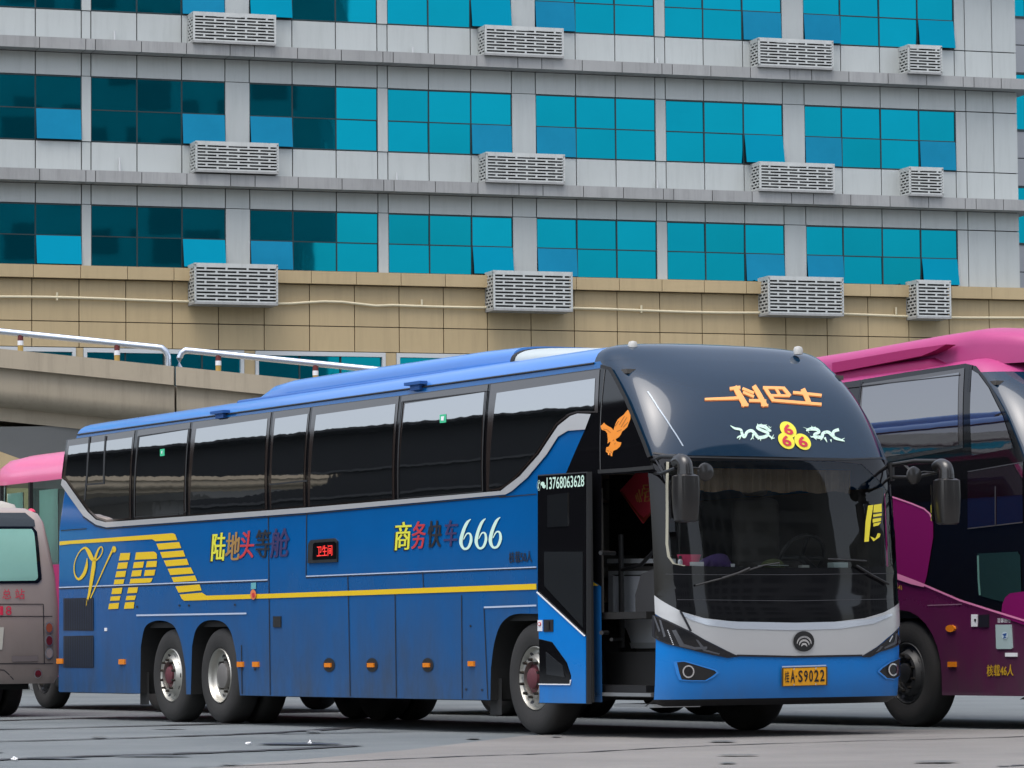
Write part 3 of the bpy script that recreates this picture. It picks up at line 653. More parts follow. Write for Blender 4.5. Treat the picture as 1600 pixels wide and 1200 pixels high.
# silver waist strip
up = [(97, 748), (103, 752), (137, 800), (150, 812), (165, 816), (480, 793), (782, 767), (812, 744), (842, 710), (872, 665), (891, 650), (902, 646), (923, 647)]
dn = [(914, 671), (887, 673), (872, 682), (854, 710), (824, 746), (800, 767), (790, 772.5), (480, 801), (166, 824), (150, 820), (130, 806), (95, 757)]
c.side('waist_trim', [up + dn], SILVER, 0.016)
c.side('waist_shadow_gap', ribbon([(790, 774.5), (480, 803), (166, 826), (149, 821.5), (129, 807)], 1.5), BLACKF, 0.009)
# body lines and joints
ln = []
for l in ([(92, 918), (250, 912), (418, 906)], [(478, 900.5), (660, 893), (838, 886)]): ln += ribbon(l, 1.7)
c.side('panel_line', ln, LINEW, 0.007)
ln = []
for l in ([(213, 961.5), (385, 958.5)], [(756, 949), (838, 946)]): ln += ribbon(l, 2.6)
c.side('step_strip', ln, LINEW, 0.01)
ln = []
for l in ([(92, 920), (418, 908)], [(478, 902.7), (838, 888)], [(95, 829), (135, 826)], [(780, 777), (838, 772)]): ln += ribbon(l, 1.4)
for l in ([(419, 800), (420, 905), (422, 1086)], [(479, 797), (478, 902)], [(544, 924), (547, 1088)], [(617, 924), (619, 1090)], [(756, 950), (762, 1092)], [(721, 930), (722, 1091)], [(377, 1008), (378, 1084)], [(660, 893), (662, 922)], [(543, 898), (544, 924)]): ln += ribbon(l, 1.3)
c.side('panel_joint', ln, BLACKF, 0.005)
# engine grilles: recessed black field with upright slats
for (x0, y0, x1, y1) in ((99, 935, 146, 985), (99, 994, 146, 1043)):
    g = c.side('engine_grille', [[(x0, y0), (x1, y0 - 1), (x1, y1 + 0.5), (x0, y1)]], BLACKF, 0.004)
    sl_ = []
    for i in range(17):
        x = x0 + 1.5 + (x1 - x0 - 3) * i / 16; sl_.append([(x - .6, y0 + 1), (x + .6, y0 + 1), (x + .6, y1 - 1), (x - .6, y1 - 1)])
    c.side('grille_slats', sl_, mat('slat_dark_blue', (0.015, 0.03, 0.06), 0.4), 0.016, g)
# yellow film: waist stripe, staircase blocks, V I P
y8 = lambda pts: sc_px(pts, 8, 110, 820)
y1 = lambda pts: sc_px(pts, 3.4286, 80, 800)
st = [[(93, 846)] + y8([(0, 198), (1280, 105), (1310, 120), (1335, 190), (1065, 205), (1020, 180), (0, 240)]) + [(93, 852)],
      y8([(1075, 237), (1360, 215), (1385, 290), (1105, 312)]), y8([(1120, 342), (1410, 320), (1435, 395), (1150, 415)]), y8([(1168, 447), (1455, 425), (1480, 500), (1200, 520)]),
      y8([(1215, 550), (1505, 532), (1540, 608), (1250, 628)]), y1([(645, 350), (770, 340), (781, 368), (655, 376)]), y1([(665, 398), (795, 388), (805, 420), (682, 432)]),
      y1([(688, 442), (808, 432), (832, 448), (1160, 438)]) + [(838, 912), (838, 921), (418, 934.8)] + y1([(712, 475), (700, 466)])]
c.side('yellow_stripe', st, YEL, 0.0075)
c.side('yellow_stripe_end', [[(921, 906), (925, 908), (935, 915), (921, 915)]], YEL, 0.01)
ip = [[(625, 355), (748, 350), (735, 440), (605, 447)], [(600, 475), (720, 467), (705, 545), (582, 553)], [(577, 582), (697, 575), (683, 650), (560, 657)], [(553, 685), (675, 680), (662, 738), (542, 745)],
      [(525, 795), (650, 785), (635, 862), (512, 867)], [(505, 897), (626, 890), (613, 945), (495, 950)], [(485, 985), (608, 975), (597, 1048), (472, 1055)]]
c.side('letter_I', [y8(q) for q in ip], YEL, 0.0075)
pp = [[(820, 345), (1040, 335), (1065, 345), (1080, 368), (1082, 425), (805, 437)], [(795, 468), (920, 460), (905, 535), (780, 543)], [(957, 457), (1082, 450), (1075, 525), (943, 532)], [(775, 572), (893, 565), (880, 640), (758, 647)],
      [(933, 567), (1062, 560), (1048, 632), (920, 640)], [(752, 675), (1030, 665), (1010, 710), (990, 722), (738, 735)], [(725, 785), (845, 780), (832, 850), (710, 857)], [(702, 890), (820, 883), (805, 938), (690, 943)], [(685, 970), (800, 965), (790, 1045), (668, 1050)]]
c.side('letter_P', [y8(q) for q in pp], YEL, 0.0075)
vv = []
k1 = spline([(208, 418, 6), (200, 520, 34), (165, 620, 40), (105, 680, 30), (58, 630, 16), (45, 540, 12), (62, 440, 10), (115, 335, 12), (180, 288, 26), (225, 330, 48), (262, 410, 50), (292, 452, 34)], 5)
k2 = spline([(300, 450, 30), (325, 370, 26), (355, 300, 20), (385, 275, 14), (402, 300, 12), (395, 350, 12), (360, 410, 14), (310, 450, 20)], 5)
k3 = [(297, 440, 40), (290, 520, 50), (262, 700, 42), (235, 860, 30), (215, 930, 22), (198, 1000, 12), (185, 1035, 5)]
k4 = [(530, 310, 26), (490, 390, 20), (430, 520, 14), (340, 720, 13), (250, 918, 13)]
for k in (k1, k2, k3, k4): vv += [y8(q) for q in ribbon([p[:2] for p in k], [p[2] for p in k])]
vv.append(y8([(545 + 27 * math.cos(i * PI / 8), 305 + 40 * math.sin(i * PI / 8)) for i in range(16)]))
c.side('letter_V', vv, YEL, 0.0085)
# side lettering
def q4(x0, y0, x1, y1_, sl=-0.05, lean=0): return [(x0 + lean, y0 - sl * 0), (x1 + lean, y0 + sl * (x1 - x0)), (x1, y1_ + sl * (x1 - x0)), (x0, y1_)]
for ch, x0, x1, yt, yb, mt in (('陆', 330, 350, 833, 877, CITRON), ('地', 352, 373, 832, 876, GOLDF), ('头', 374, 395, 830, 873, RED), ('等', 398, 420, 828, 872, BLACKF), ('舱', 422, 450, 826, 872, PURPLE),
                               ('商', 616, 640, 816, 860, CITRON), ('务', 643, 663, 815, 858, RED), ('快', 667, 688, 814, 856, BLACKF), ('车', 693, 713, 813, 854, PURPLE)):
    c.sidetext('lettering', ch, q4(x0, yt, x1, yb, -0.05, 3), mt, 0.008, 0.8)
    if mt is CITRON: c.sidetext('lettering_shade', ch, q4(x0 - 2, yt + 1, x1 - 2, yb + 1.5, -0.05, 3), BLACKF, 0.0055, 0.8)
for i, (x0, x1, yt, yb) in enumerate(((718, 740, 811, 860), (742, 763, 810, 859), (764, 786, 808, 858))):
    k = spline([(0.80, 0.02, 0.05), (0.52, 0.14, 0.20), (0.22, 0.45, 0.24), (0.10, 0.75, 0.24), (0.30, 0.95, 0.16), (0.62, 0.92, 0.18), (0.82, 0.70, 0.20), (0.76, 0.50, 0.14), (0.52, 0.48, 0.10), (0.28, 0.66, 0.06)], 5)
    rb = ribbon([(p[0] * (x1 - x0), p[1] * (yb - yt)) for p in k], [p[2] * (x1 - x0) for p in k])
    c.side('numeral_6', [[(x0 + x, yt + y - 0.05 * x) for x, y in q] for q in rb], MINT, 0.0085)
c.sidetext('capacity_lettering', '核载50人', [(795, 862), (831, 860), (831, 878), (795, 880)], BLACKF, 0.008, 0.2)
# toilet window display
tw = c.sidebox('lit_sign', [(483, 880), (484, 850), (488, 844), (524, 841), (529, 846), (529, 878)], BLKPL, 0.02)
sv_fix = [(488, 875), (489, 850), (492, 848), (522, 846), (525, 849), (525, 873)]
c.side('sign_glass', [sv_fix], BLKGL, 0.024, tw)
c.sidetext('sign_lettering', '卫生间', [(495, 853), (519, 851), (519, 868), (495, 870)], mat('lit_red', (0.5, 0.02, 0.02), 0.4, emit=((0.9, 0.04, 0.03), 0.5)), 0.028, 0.15, tw)
# small fittings: amber side markers, latches, filler cap
def fit(name, x0, y0, x1, y1_, mt, pr): return c.sidebox(name, [(x0, y1_), (x0, y0), (x1, y0), (x1, y1_)], mt, pr)
for x, y in ((95, 1033), (192, 1034), (377, 1038), (401, 1038), (738, 1037)): fit('side_marker', x - 4.5, y - 4, x + 4.5, y + 4, AMBER, 0.02)
for x, y in ((514, 1039), (581, 1039), (668, 1039)):
    e = c.side('recessed_marker', [[(x + 9 * math.cos(i * PI / 9), y + 11 * math.sin(i * PI / 9)) for i in range(18)]], BLKPL, 0.006)
    fit('marker_lens', x - 5, y - 3, x + 5, y + 3.5, AMBER, 0.02).parent = e
fit('locker_latch', 428, 963, 440, 980, BLKPL, 0.012); fit('small_label', 164, 981, 167.5, 986, WHITE, 0.008)
for x, y in ((735, 978), (214, 948), (280, 946), (295, 946), (367, 945), (728, 1077), (753, 1078), (378, 1046), (398, 1046)):
    c.side('rivet', [[(x + 1.6 * math.cos(i * PI / 4), y + 1.8 * math.sin(i * PI / 4)) for i in range(8)]], BLACKF, 0.006)
lt = c.side('side_lamp', [[(395.5 + 4.5 * math.cos(i * PI / 8), 929 + 8 * math.sin(i * PI / 8)) for i in range(16)]], mat('orange_lamp', (0.75, 0.20, 0.08), 0.3, coat=0.5), 0.02)
c.side('lamp_lens', [[(395.5 + 2 * math.cos(i * PI / 8), 930 + 4 * math.sin(i * PI / 8)) for i in range(16)]], RED, 0.024, lt)
c.side('info_label', [[(392, 911), (400, 910), (400, 920), (392, 921)]], mat('teal_label', (0.12, 0.38, 0.42), 0.4), 0.008)
for x, y in ((655, 600), (349, 645)):
    u, z = S(x, y); MB().box(sv(z) - 0.08, sv(z), u - 0.17, u + 0.17, z - 0.01, z + 0.02).box(sv(z) - 0.05, sv(z), u - 0.1, u + 0.1, z - 0.06, z - 0.01).build('gutter_spout', mat('spout_blue', (0.02, 0.09, 0.30), 0.4), R_)
# eagle sticker
eg = [(595, 205), (600, 250), (602, 320), (600, 380), (580, 430), (550, 510), (500, 560), (460, 590), (440, 640), (400, 690), (350, 720), (365, 760), (400, 770), (445, 775), (440, 810), (420, 850), (370, 895), (310, 920), (295, 960), (290, 1015), (265, 1010), (260, 960), (243, 960), (238, 1000), (220, 990), (215, 960), (180, 935), (190, 860), (228, 852), (250, 815), (262, 770), (248, 765), (210, 800), (215, 730), (205, 620), (170, 580), (110, 560), (90, 500), (130, 465), (150, 440), (175, 470), (220, 500), (280, 530), (310, 570), (330, 510), (350, 450), (380, 390), (430, 345), (480, 310), (555, 220), (575, 240)]
E10 = lambda pts: sc_px(pts, 10.914, 930, 620)
eo = c.side('eagle_sticker', [E10(eg)], ORANGE, 0.008)
ek = []
for l in ([(140, 550), (200, 560), (260, 610)], [(340, 500), (400, 410)], [(480, 520), (560, 430)], [(370, 590), (450, 560)], [(410, 480), (500, 330)], [(300, 750), (320, 730)], [(330, 810), (345, 780)], [(205, 905), (230, 930)], [(262, 925), (280, 960)], [(440, 520), (540, 350)]): ek += [E10(q) for q in ribbon(l, 9)]
c.side('feather_lines', ek, mat('brown_line', (0.30, 0.09, 0.01), 0.5), 0.010, eo)

# roof: air-conditioner pod and pale front fairing
def pod(name, u0, u1, x0, x1, prof0, prof1, mt, parent, n=14, ex=0.5):
    """rounded roof housing: cross-section loops between u0 and u1; prof = (height over roof, inset) at several stations"""
    b = MB(); vs = []; fs = []; K = 25
    for u, h, ins in prof0:
        for k in range(K):
            a = PI * k / (K - 1); ca, sa = math.cos(a), math.sin(a)
            x = (x0 + x1) / 2 - math.copysign(abs(ca) ** ex, ca) * ((x1 - x0) / 2 - ins); z = 3.42 + (h) * abs(sa) ** ex
            vs.append((x, u, z))
    m_ = len(prof0)
    for i in range(m_ - 1):
        for k in range(K - 1): fs.append((i * K + k, i * K + k + 1, (i + 1) * K + k + 1, (i + 1) * K + k))
    fs += [tuple(range(K)), tuple((m_ - 1) * K + k for k in range(K))]
    b.add(vs, fs, True); return b.build(name, mt, parent, 40)
pd = pod('air_conditioner_pod', 3, 9, 0.34, WB - 0.34, [(3.38, 0.05, 0.02), (3.40, 0.22, 0.02), (3.52, 0.225, 0.02), (4.1, 0.235, 0.0), (6.5, 0.24, 0.0), (8.3, 0.24, 0.0), (8.75, 0.215, 0.02), (9.2, 0.08, 0.05), (9.35, 0.02, 0.08)], None, ROOFB, R_, ex=0.34)
pod('air_conditioner_base', 3, 9, 0.24, WB - 0.24, [(4.4, 0.03, 0.05), (4.5, 0.075, 0.0), (9.35, 0.075, 0.0), (9.5, 0.03, 0.05)], None, mat('pod_base_blue', (0.02, 0.10, 0.34), 0.5), pd, ex=0.3)
b = MB()
for i in range(9):
    for j in range(3):
        u = 6.0 + 0.22 * i; x = 0.62 + 0.13 * j; b.box(x, x + 0.05, u, u + 0.14, 3.62 + 0.012 * j, 3.664 + 0.004 * j)
b.build('vent_slots', mat('slot_dark_blue', (0.01, 0.05, 0.18), 0.5), pd)
pod('roof_fairing', 1.6, 3.3, 0.34, WB - 0.34, [(1.75, 0.05, 0.06), (1.85, 0.08, 0.0), (2.4, 0.135, 0.0), (3.28, 0.20, 0.0), (3.385, 0.205, 0.0)], None, mat('fairing_pale_grey', (0.40, 0.45, 0.46), 0.4, var=0.05), R_)
pod('fairing_seal', 3.28, 3.3, 0.33, WB - 0.33, [(3.33, 0.207, 0.0), (3.40, 0.212, 0.0)], None, RUBBER, R_)

# open plug door standing outside the body, moved rearwards
DX = -0.14
def dp(px, py): p = c.plane_x(px, py, DX); return (p.y, p.z)
door = pivot('door', R_)
def dpanel(name, poly, mt, off, parent=door, depth=0.0):
    P = [dp(*p) for p in poly]
    return MB().prism(P, lambda u, z, h: (DX - off + h, u, z), depth or 0.006).build(name, mt, parent)
dpanel('door_leaf', [(840, 742), (917, 737), (917, 1100), (843, 1099), (843, 990)], mat('door_inner_grey', (0.03, 0.032, 0.035), 0.5), -0.002, door, 0.05)
dpanel('door_glass', [(841, 744), (916, 739), (916, 993), (841, 924)], BLKGL, 0.006)
dpanel('door_skin', [(841, 926), (916, 995), (916, 1099), (844, 1098), (844, 1070), (893, 1070), (893.5, 1055), (887, 1035), (864, 1003), (843, 998)], BLUEF, 0.007)
dpanel('door_lower_window', [(843.5, 999), (863, 1004), (886, 1036), (892, 1055), (892, 1068), (844, 1068)], BLKGL, 0.008)
dpanel('lower_glass', [(855, 1019), (880, 1040), (884, 1058), (856, 1054)], mat('lower_door_pane', (0.02, 0.022, 0.025), 0.05), 0.015)
dpanel('door_window_pane', [(857, 774), (889, 770), (889, 822), (857, 824)], GLASS, 0.013)
dpanel('door_pane_pale', [(852, 862), (912, 862), (912, 980), (852, 915)], mat('door_pane_dark', (0.016, 0.018, 0.02), 0.06), 0.013)
t_ = MB()
for l in ([(841, 925), (916, 994)], [(844, 1069), (893, 1069.5), (894, 1062)]):
    for q in ribbon(l, 1.8): t_.prism([dp(*p) for p in q], lambda u, z, h: (DX - 0.018 + h, u, z), 0.006)
t_.build('door_trim_line', WHITE, door)
hd = dpanel('door_handle', [(851, 968), (866, 968), (866, 987), (851, 987)], BLACKF, 0.014)
dpanel('handle_lever', [(857, 971), (861, 971), (861, 984), (857, 984)], NUT, 0.022, hd)
wl = dpanel('warning_label', [(842, 969), (849, 969), (849, 986), (842, 986)], WHITE, 0.014)
dpanel('warning_ring', [(845.5 + 2.4 * math.cos(i * PI / 6), 975 + 3 * math.sin(i * PI / 6)) for i in range(12)], RED, 0.021, wl)
dpanel('warning_center', [(845.5 + 1.5 * math.cos(i * PI / 6), 975 + 1.9 * math.sin(i * PI / 6)) for i in range(12)], WHITE, 0.023, wl)
dfm = lambda u, z: (DX - 0.012, u, z)
bm_obj('phone_number', text_bm('13768063628', [(856, 746), (914.5, 742), (914.5, 760), (856, 765)], dp, dfm, 0.008), MINT, door, SIDE, False)
bm_obj('phone_symbol', text_bm('✆', [(841, 751), (846.5, 750), (846.5, 766), (841, 767)], dp, dfm, 0.0), MINT, door, SIDE, False)
ch_ = []
for cx, cy, r in ((849.5, 756, 2.8), (852, 760, 2.6)): ch_.append([(cx + r * math.cos(i * PI / 8), cy + r * 1.15 * math.sin(i * PI / 8)) for i in range(16)])
b = MB()
for i, q in enumerate(ch_): b.prism([dp(*p) for p in q], lambda u, z, h, i=i: (DX - 0.012 - 0.002 * i + h, u, z), 0.002)
b.build('chat_symbol', MINT, door)
MB().box(DX + 0.045, DX + 0.06, dp(917, 1000)[0] - 0.02, dp(917, 1000)[0] + 0.03, 0.31, 2.3).build('door_edge_seal', RUBBER, door)
MB().tube([(DX + 0.04, 1.0, 1.62), (0.0, 1.05, 1.62), (0.1, 1.1, 1.62)], 0.02).build('door_arm', BLKPL, door)
MB().tube([(DX + 0.04, 1.0, 0.92), (0.02, 1.1, 0.92)], 0.02).build('door_arm', BLKPL, door)

# doorway: steps, rails, grey cover, stanchion
XI = 0.62
def ip_(px, py, x=XI): p = c.plane_x(px, py, x); return (p.y, p.z)
def ipanel(name, poly, mt, x=XI, depth=0.03):
    return MB().prism([ip_(*p, x) for p in poly], lambda u, z, h: (x + h, u, z), depth).build(name, mt, R_)
MB().box(0.03, 1.0, 0.34, u_door, 0.355, 0.40).build('entry_step', BLKPL, R_)
MB().box(0.05, 1.0, 0.50, 1.9, 0.40, 0.46).box(0.5, 1.0, 0.5, 1.9, 0.46, 0.72).build('upper_step', BLKPL, R_)
MB().box(0.0, 0.03, 0.34, u_door + 0.12, 0.365, 0.395).build('step_edge', STEEL, R_)
MB().box(0.02, 0.5, 0.34, 1.0, 0.27, 0.30).build('step_plate', STEEL, R_)
ipanel('engine_cover', [(950, 885), (1060, 885), (1060, 1022), (950, 1022)], INT, XI + 0.02)
ipanel('cover_panel', [(962, 900), (1050, 900), (1050, 1008), (962, 1008)], GREYP, XI - 0.01)
fr_ = MB()
for q in ([(954, 892), (1055, 892), (1055, 898), (954, 898)], [(954, 898), (962, 900), (962, 1008), (954, 1010)], [(954, 1004), (1055, 1004), (1055, 1013), (954, 1013)], [(952, 873), (1055, 873), (1055, 880), (952, 880)]):
    fr_.prism([ip_(*p) for p in q], lambda u, z, h: (XI - 0.025 + h, u, z), 0.03)
fr_.build('cover_frame', mat('light_grey_frame', (0.65, 0.68, 0.70), 0.4, metal=0.3), R_)
s0 = c.plane_x(970, 835, 0.4); s1 = c.plane_x(970, 1012, 0.4)
MB().tube([(0.4, s0.y, s1.z), (0.4, s0.y, s0.z)], 0.026).tube([(0.4, s0.y, 1.48), (0.4, s0.y - 0.35, 1.52), (0.45, s0.y - 0.7, 1.75)], 0.018).tube([(0.4, s0.y, 0.86), (0.1, u_door, 0.86)], 0.016).build('stanchion', BLKPL, R_)
q0 = ip_(966, 1020, 0.45); q1 = ip_(1001, 1076, 0.45)
MB().rbox(0.45, 0.6, q1[0], q0[0], q1[1], q0[1], 0.03).build('step_box', BLKPL, R_)
ipanel('inner_window', [(952, 742), (1060, 742), (1060, 868), (952, 868)], mat('door_far_window', (0.012, 0.012, 0.013), 0.2), 0.95, 0.02)

# stickers on the cap
g7 = lambda pts: sc_px(pts, 6.1538, 1080, 580)
br = [([(128, 272), (420, 262), (500, 255)], [22, 30, 30]), ([(368, 172), (470, 158)], 30), ([(415, 150), (450, 215), (520, 335)], [44, 52, 58]), ([(478, 327), (548, 327)], 26), ([(490, 170), (600, 215)], 26), ([(495, 205), (600, 250)], 26),
      ([(552, 285), (718, 290)], 28), ([(598, 145), (650, 230), (708, 338)], [44, 48, 50]), ([(668, 330), (738, 332)], 22), ([(688, 160), (885, 165)], 26), ([(880, 160), (948, 243)], 34), ([(755, 236), (945, 240)], 24), ([(812, 168), (850, 236)], 26), ([(705, 158), (735, 210), (790, 290)], 34), ([(775, 282), (1250, 322)], 27),
      ([(975, 208), (1250, 236)], 27), ([(1068, 175), (1130, 312)], 46)]
bq = []
for l, wd in br: bq += [g7(q) for q in ribbon(l, wd)]
def layered(name, polys, mt, off, step=0.0004):
    for i in range(0): pass
    return c.front(name, polys, mt, off)
# each stroke sits a hair above the previous so that crossing strokes never share a plane
def strokes(name, polys, mt, off):
    bms = bmesh.new()
    for i, p in enumerate(polys):
        P = [c.FR(*q) for q in p]; o = off + 0.00025 * (i % 12)
        bm = patch_mesh([P], lambda t, z: front_off(t, z, o), TC, ZC); me = bpy.data.meshes.new('tmp'); bm.to_mesh(me); bm.free(); bms.from_mesh(me); bpy.data.meshes.remove(me)
    return bm_obj(name, bms, mt, R_, FWD)
strokes('cap_lettering', bq, PEACH, 0.006)
strokes('lettering_edge', [[(x, y + 1.3) for x, y in q] for q in bq], mat('orange_edge', (0.45, 0.12, 0.02), 0.5), 0.0025)
def tell(cx, cy, rx, ry, k, n=28): return [(cx + rx * math.cos(2 * PI * i / n) + k * math.sin(2 * PI * i / n), cy + ry * math.sin(2 * PI * i / n)) for i in range(n)]
for cx, cy, off in ((929, 564, 0.006), (911, 673, 0.008), (1066, 682, 0.010)):
    d = c.front('lucky_six_disc', [g7(tell(cx, cy, 76, 78, 26))], mat('disc_yellow', (0.80, 0.72, 0.06), 0.4), off)
    c.fronttext('disc_six', '6', g7([(cx - 62, cy - 50), (cx + 22, cy - 50), (cx + 58, cy + 52), (cx - 26, cy + 52)]), mat('disc_red', (0.55, 0.03, 0.06), 0.4), off + 0.004, 0.03, d)
d3 = lambda pts: sc_px(pts, 6.665, 1140, 540)
def dragon(body, extras, dots):
    k = spline(body, 5); ps = [d3(q) for q in ribbon([p[:2] for p in k], [p[2] for p in k])]
    for l, wd in extras: ps += [d3(q) for q in ribbon(l, wd)]
    o = strokes('dragon_sticker', ps, MINT, 0.006)
    c.front('scale_marks', [d3([(x - 3, y - 3), (x + 3, y - 3), (x + 3, y + 3), (x - 3, y + 3)]) for x, y in dots], mat('scale_grey', (0.12, 0.25, 0.25), 0.5), 0.011, o)
dragon([(5, 835, 6), (50, 865, 22), (110, 880, 26), (128, 925, 28), (150, 955, 30), (178, 905, 30), (225, 890, 32), (262, 925, 32), (300, 960, 34), (370, 950, 34), (395, 915, 30), (340, 890, 30), (290, 865, 30), (300, 840, 30), (360, 850, 36), (410, 885, 30), (430, 890, 14)],
       [([(120, 940), (85, 955), (72, 970)], [20, 16, 6]), ([(110, 955), (95, 985)], [14, 4]), ([(240, 925), (235, 960), (215, 985)], [20, 16, 4]), ([(235, 960), (250, 978)], [12, 3]), ([(320, 960), (318, 995)], [22, 4]), ([(300, 965), (290, 985)], [14, 3]), ([(405, 940), (440, 970), (465, 965)], [20, 14, 5]), ([(430, 965), (435, 985)], [10, 3]), ([(440, 960), (455, 930)], [12, 4]), ([(290, 840), (285, 815)], [16, 2]), ([(320, 838), (325, 815)], [14, 2]), ([(350, 835), (385, 830)], [12, 4]), ([(395, 870), (430, 850)], [7, 2]), ([(400, 840), (428, 862)], [5, 3])],
       [(120, 900), (150, 940), (190, 905), (250, 915), (290, 950), (340, 955), (380, 930), (330, 885), (300, 855), (360, 850), (390, 875)])
dragon([(1135, 878, 34), (1085, 895, 30), (1070, 930, 32), (1095, 965, 32), (1150, 985, 22), (1195, 1000, 8)], [], [(1080, 905), (1090, 950), (1120, 975)])
dragon([(1100, 970, 28), (1065, 940, 32), (1020, 905, 32), (970, 915, 32), (955, 955, 34), (905, 955, 34), (880, 930, 30), (925, 905, 30), (910, 880, 32), (860, 870, 38), (810, 880, 26), (795, 895, 8)],
       [([(985, 960), (1010, 1010)], [24, 4]), ([(960, 970), (940, 990)], [16, 4]), ([(885, 950), (845, 955), (835, 945)], [20, 12, 3]), ([(870, 955), (900, 985)], [16, 4]), ([(1050, 980), (1055, 1010)], [18, 3]), ([(1160, 985), (1195, 965)], [14, 3]), ([(855, 855), (850, 838)], [14, 2]), ([(880, 860), (890, 845)], [12, 2]), ([(805, 870), (765, 855)], [6, 2]), ([(810, 895), (825, 915)], [6, 2])],
       [(1040, 920), (990, 910), (955, 940), (920, 955), (890, 935), (915, 890), (870, 865), (835, 880)])
# cap: fine reflective tubes at the quarter lines
c.front('cap_seam', ribbon([c.FR(*p) for p in [(1012, 612), (1030, 640), (1050, 670), (1067, 697)]], 0.004), mat('seam_pale', (0.35, 0.42, 0.5), 0.3), 0.004, raw=True)
c.front('cap_lower_edge', ribbon([c.FR(*p) for p in [(1020, 708), (1060, 714), (1150, 716), (1240, 718), (1320, 718), (1390, 716)]], 0.014), BLKPL, 0.008, raw=True)

# number plate
pl = c.front('number_plate', [[(1221, 1044), (1289, 1042), (1289, 1069), (1221, 1071)]], mat('plate_yellow', (0.80, 0.36, 0.01), 0.35), 0.02)
c.front('plate_frame', ribbon([c.FR(*p) for p in [(1220.5, 1043.5), (1289.5, 1041.5), (1289.5, 1069.5), (1220.5, 1071.5), (1220.5, 1043.5)]], 0.007), mat('plate_edge', (0.10, 0.06, 0.01), 0.4), 0.022, pl, raw=True)
for ch, x0, x1, yt, yb in (('桂', 1224, 1231, 1048, 1066), ('A', 1233, 1240, 1047, 1066), ('·', 1241, 1243, 1055, 1058), ('S', 1245, 1252, 1047, 1065.5), ('9', 1254, 1260, 1047, 1065), ('0', 1262, 1268, 1046.5, 1064.8), ('2', 1270, 1277, 1046.5, 1064.5), ('2', 1279, 1286, 1046, 1064)):
    c.fronttext('plate_character', ch, [(x0, yt), (x1, yt - .2), (x1, yb - .2), (x0, yb)], BLACKF, 0.024, 0.02 if ch != '桂' else 0.01, pl)
c.front('plate_bar', [[(1220, 1040.5), (1289, 1038.5), (1289, 1040.5), (1220, 1042.5)]], LINEW, 0.02)
for x, y in ((1238, 1045), (1272, 1043.5), (1238, 1069), (1272, 1068)): c.front('plate_bolt', [[(x + 1.3 * math.cos(i * PI / 4), y + 1.3 * math.sin(i * PI / 4)) for i in range(8)]], CHROME, 0.027, pl)
# yellow route card standing inside the glass
cd = [[(1356, 790), (1364, 789), (1360, 815), (1357, 846), (1350, 847), (1352, 815)], [(1365, 789), (1377, 787), (1377, 800), (1364, 801)], [(1364, 804), (1377, 802), (1377, 806), (1364, 808)], [(1363, 811), (1376, 809), (1376, 814), (1363, 817)], [(1364, 818), (1376, 816), (1372, 821), (1364, 823)], [(1359, 838), (1367, 842), (1371, 833), (1375, 834), (1374, 839), (1364, 846)]]
strokes('route_lettering', cd, mat('card_yellow', (0.72, 0.62, 0.04), 0.5), 0.004)
c.wheels([(2.49, 'flat', False), (9.42, 'dish', True), (10.72, 'flat', False)])

# things lying on the dashboard and hanging in the doorway
def on_dash(px, py, y): p = c.plane_y(px, py, y); return c.o + EV * p.x + EU * p.y + Vector((0, 0, 0)), p
def dthing(name, label, cat, px, y, z=1.475):
    p = c.plane_y(px, 880, y); wv = c.o + EV * p.x + EU * y; return thing(name, label, cat, (wv.x, wv.y, z), TH)
def vessel(prof, mt, name, parent, sx=1, sy=1):
    b = MB().lathe(prof, (0, 0, 0), 'z', 28); b.v = [(x * sx, y * sy, z) for x, y, z in b.v]; return b.build(name, mt, parent)
t = dthing('basket', 'small pink basket on the dashboard behind the blue coach windscreen', 'basket', 1077, 0.36)
vessel([(0.0, 0.004), (0.07, 0.0), (0.095, 0.06), (0.115, 0.115), (0.108, 0.115), (0.085, 0.05), (0.06, 0.012), (0.0, 0.012)], mat('pink_plastic', (0.75, 0.06, 0.17), 0.4), 'basket_bowl', t, 1.0, 0.7)
MB().rbox(-0.05, 0.09, -0.10, -0.085, 0.0, 0.05, 0.005).build('white_label', WHITE, t)
t = dthing('bottle', 'little white bottle with dark cap beside the pink basket', 'bottle', 1063, 0.34)
vessel([(0, 0), (0.02, 0), (0.022, 0.06), (0.012, 0.075), (0.0, 0.076)], WHITE, 'bottle_body', t); vessel([(0, 0.076), (0.016, 0.077), (0.016, 0.105), (0, 0.106)], BLKPL, 'bottle_cap', t)
def lump(name, mt, parent, lx, ly, lz, seed, amp=0.25):
    rr = random.Random(seed); bm = bmesh.new(); bmesh.ops.create_icosphere(bm, subdivisions=4, radius=1)
    ph = [(Vector((rr.uniform(-3, 3), rr.uniform(-3, 3), rr.uniform(-3, 3))), rr.uniform(0, 6)) for _ in range(10)]
    for v in bm.verts:
        k = 1 + amp * sum(math.sin(q.dot(v.co) * 1.6 + f) for q, f in ph) / 4; p = v.co * k; v.co = Vector((p.x * lx, p.y * ly, max(0, p.z) * lz))
    return bm_obj(name, bm, mt, parent)
t = dthing('cloth', 'crumpled purple cloth lying on the dashboard', 'cloth', 1118, 0.42)
lump('cloth_folds', mat('purple_cloth', (0.055, 0.025, 0.13), 0.85, var=0.3, vscale=20), t, 0.19, 0.12, 0.11, 3); MB().box(0.02, 0.11, -0.14, -0.13, 0, 0.035).build('paper_tag', WHITE, t)
t = dthing('cap', 'white brimmed cap with olive crown lying on the dashboard', 'cap', 1208, 0.36)
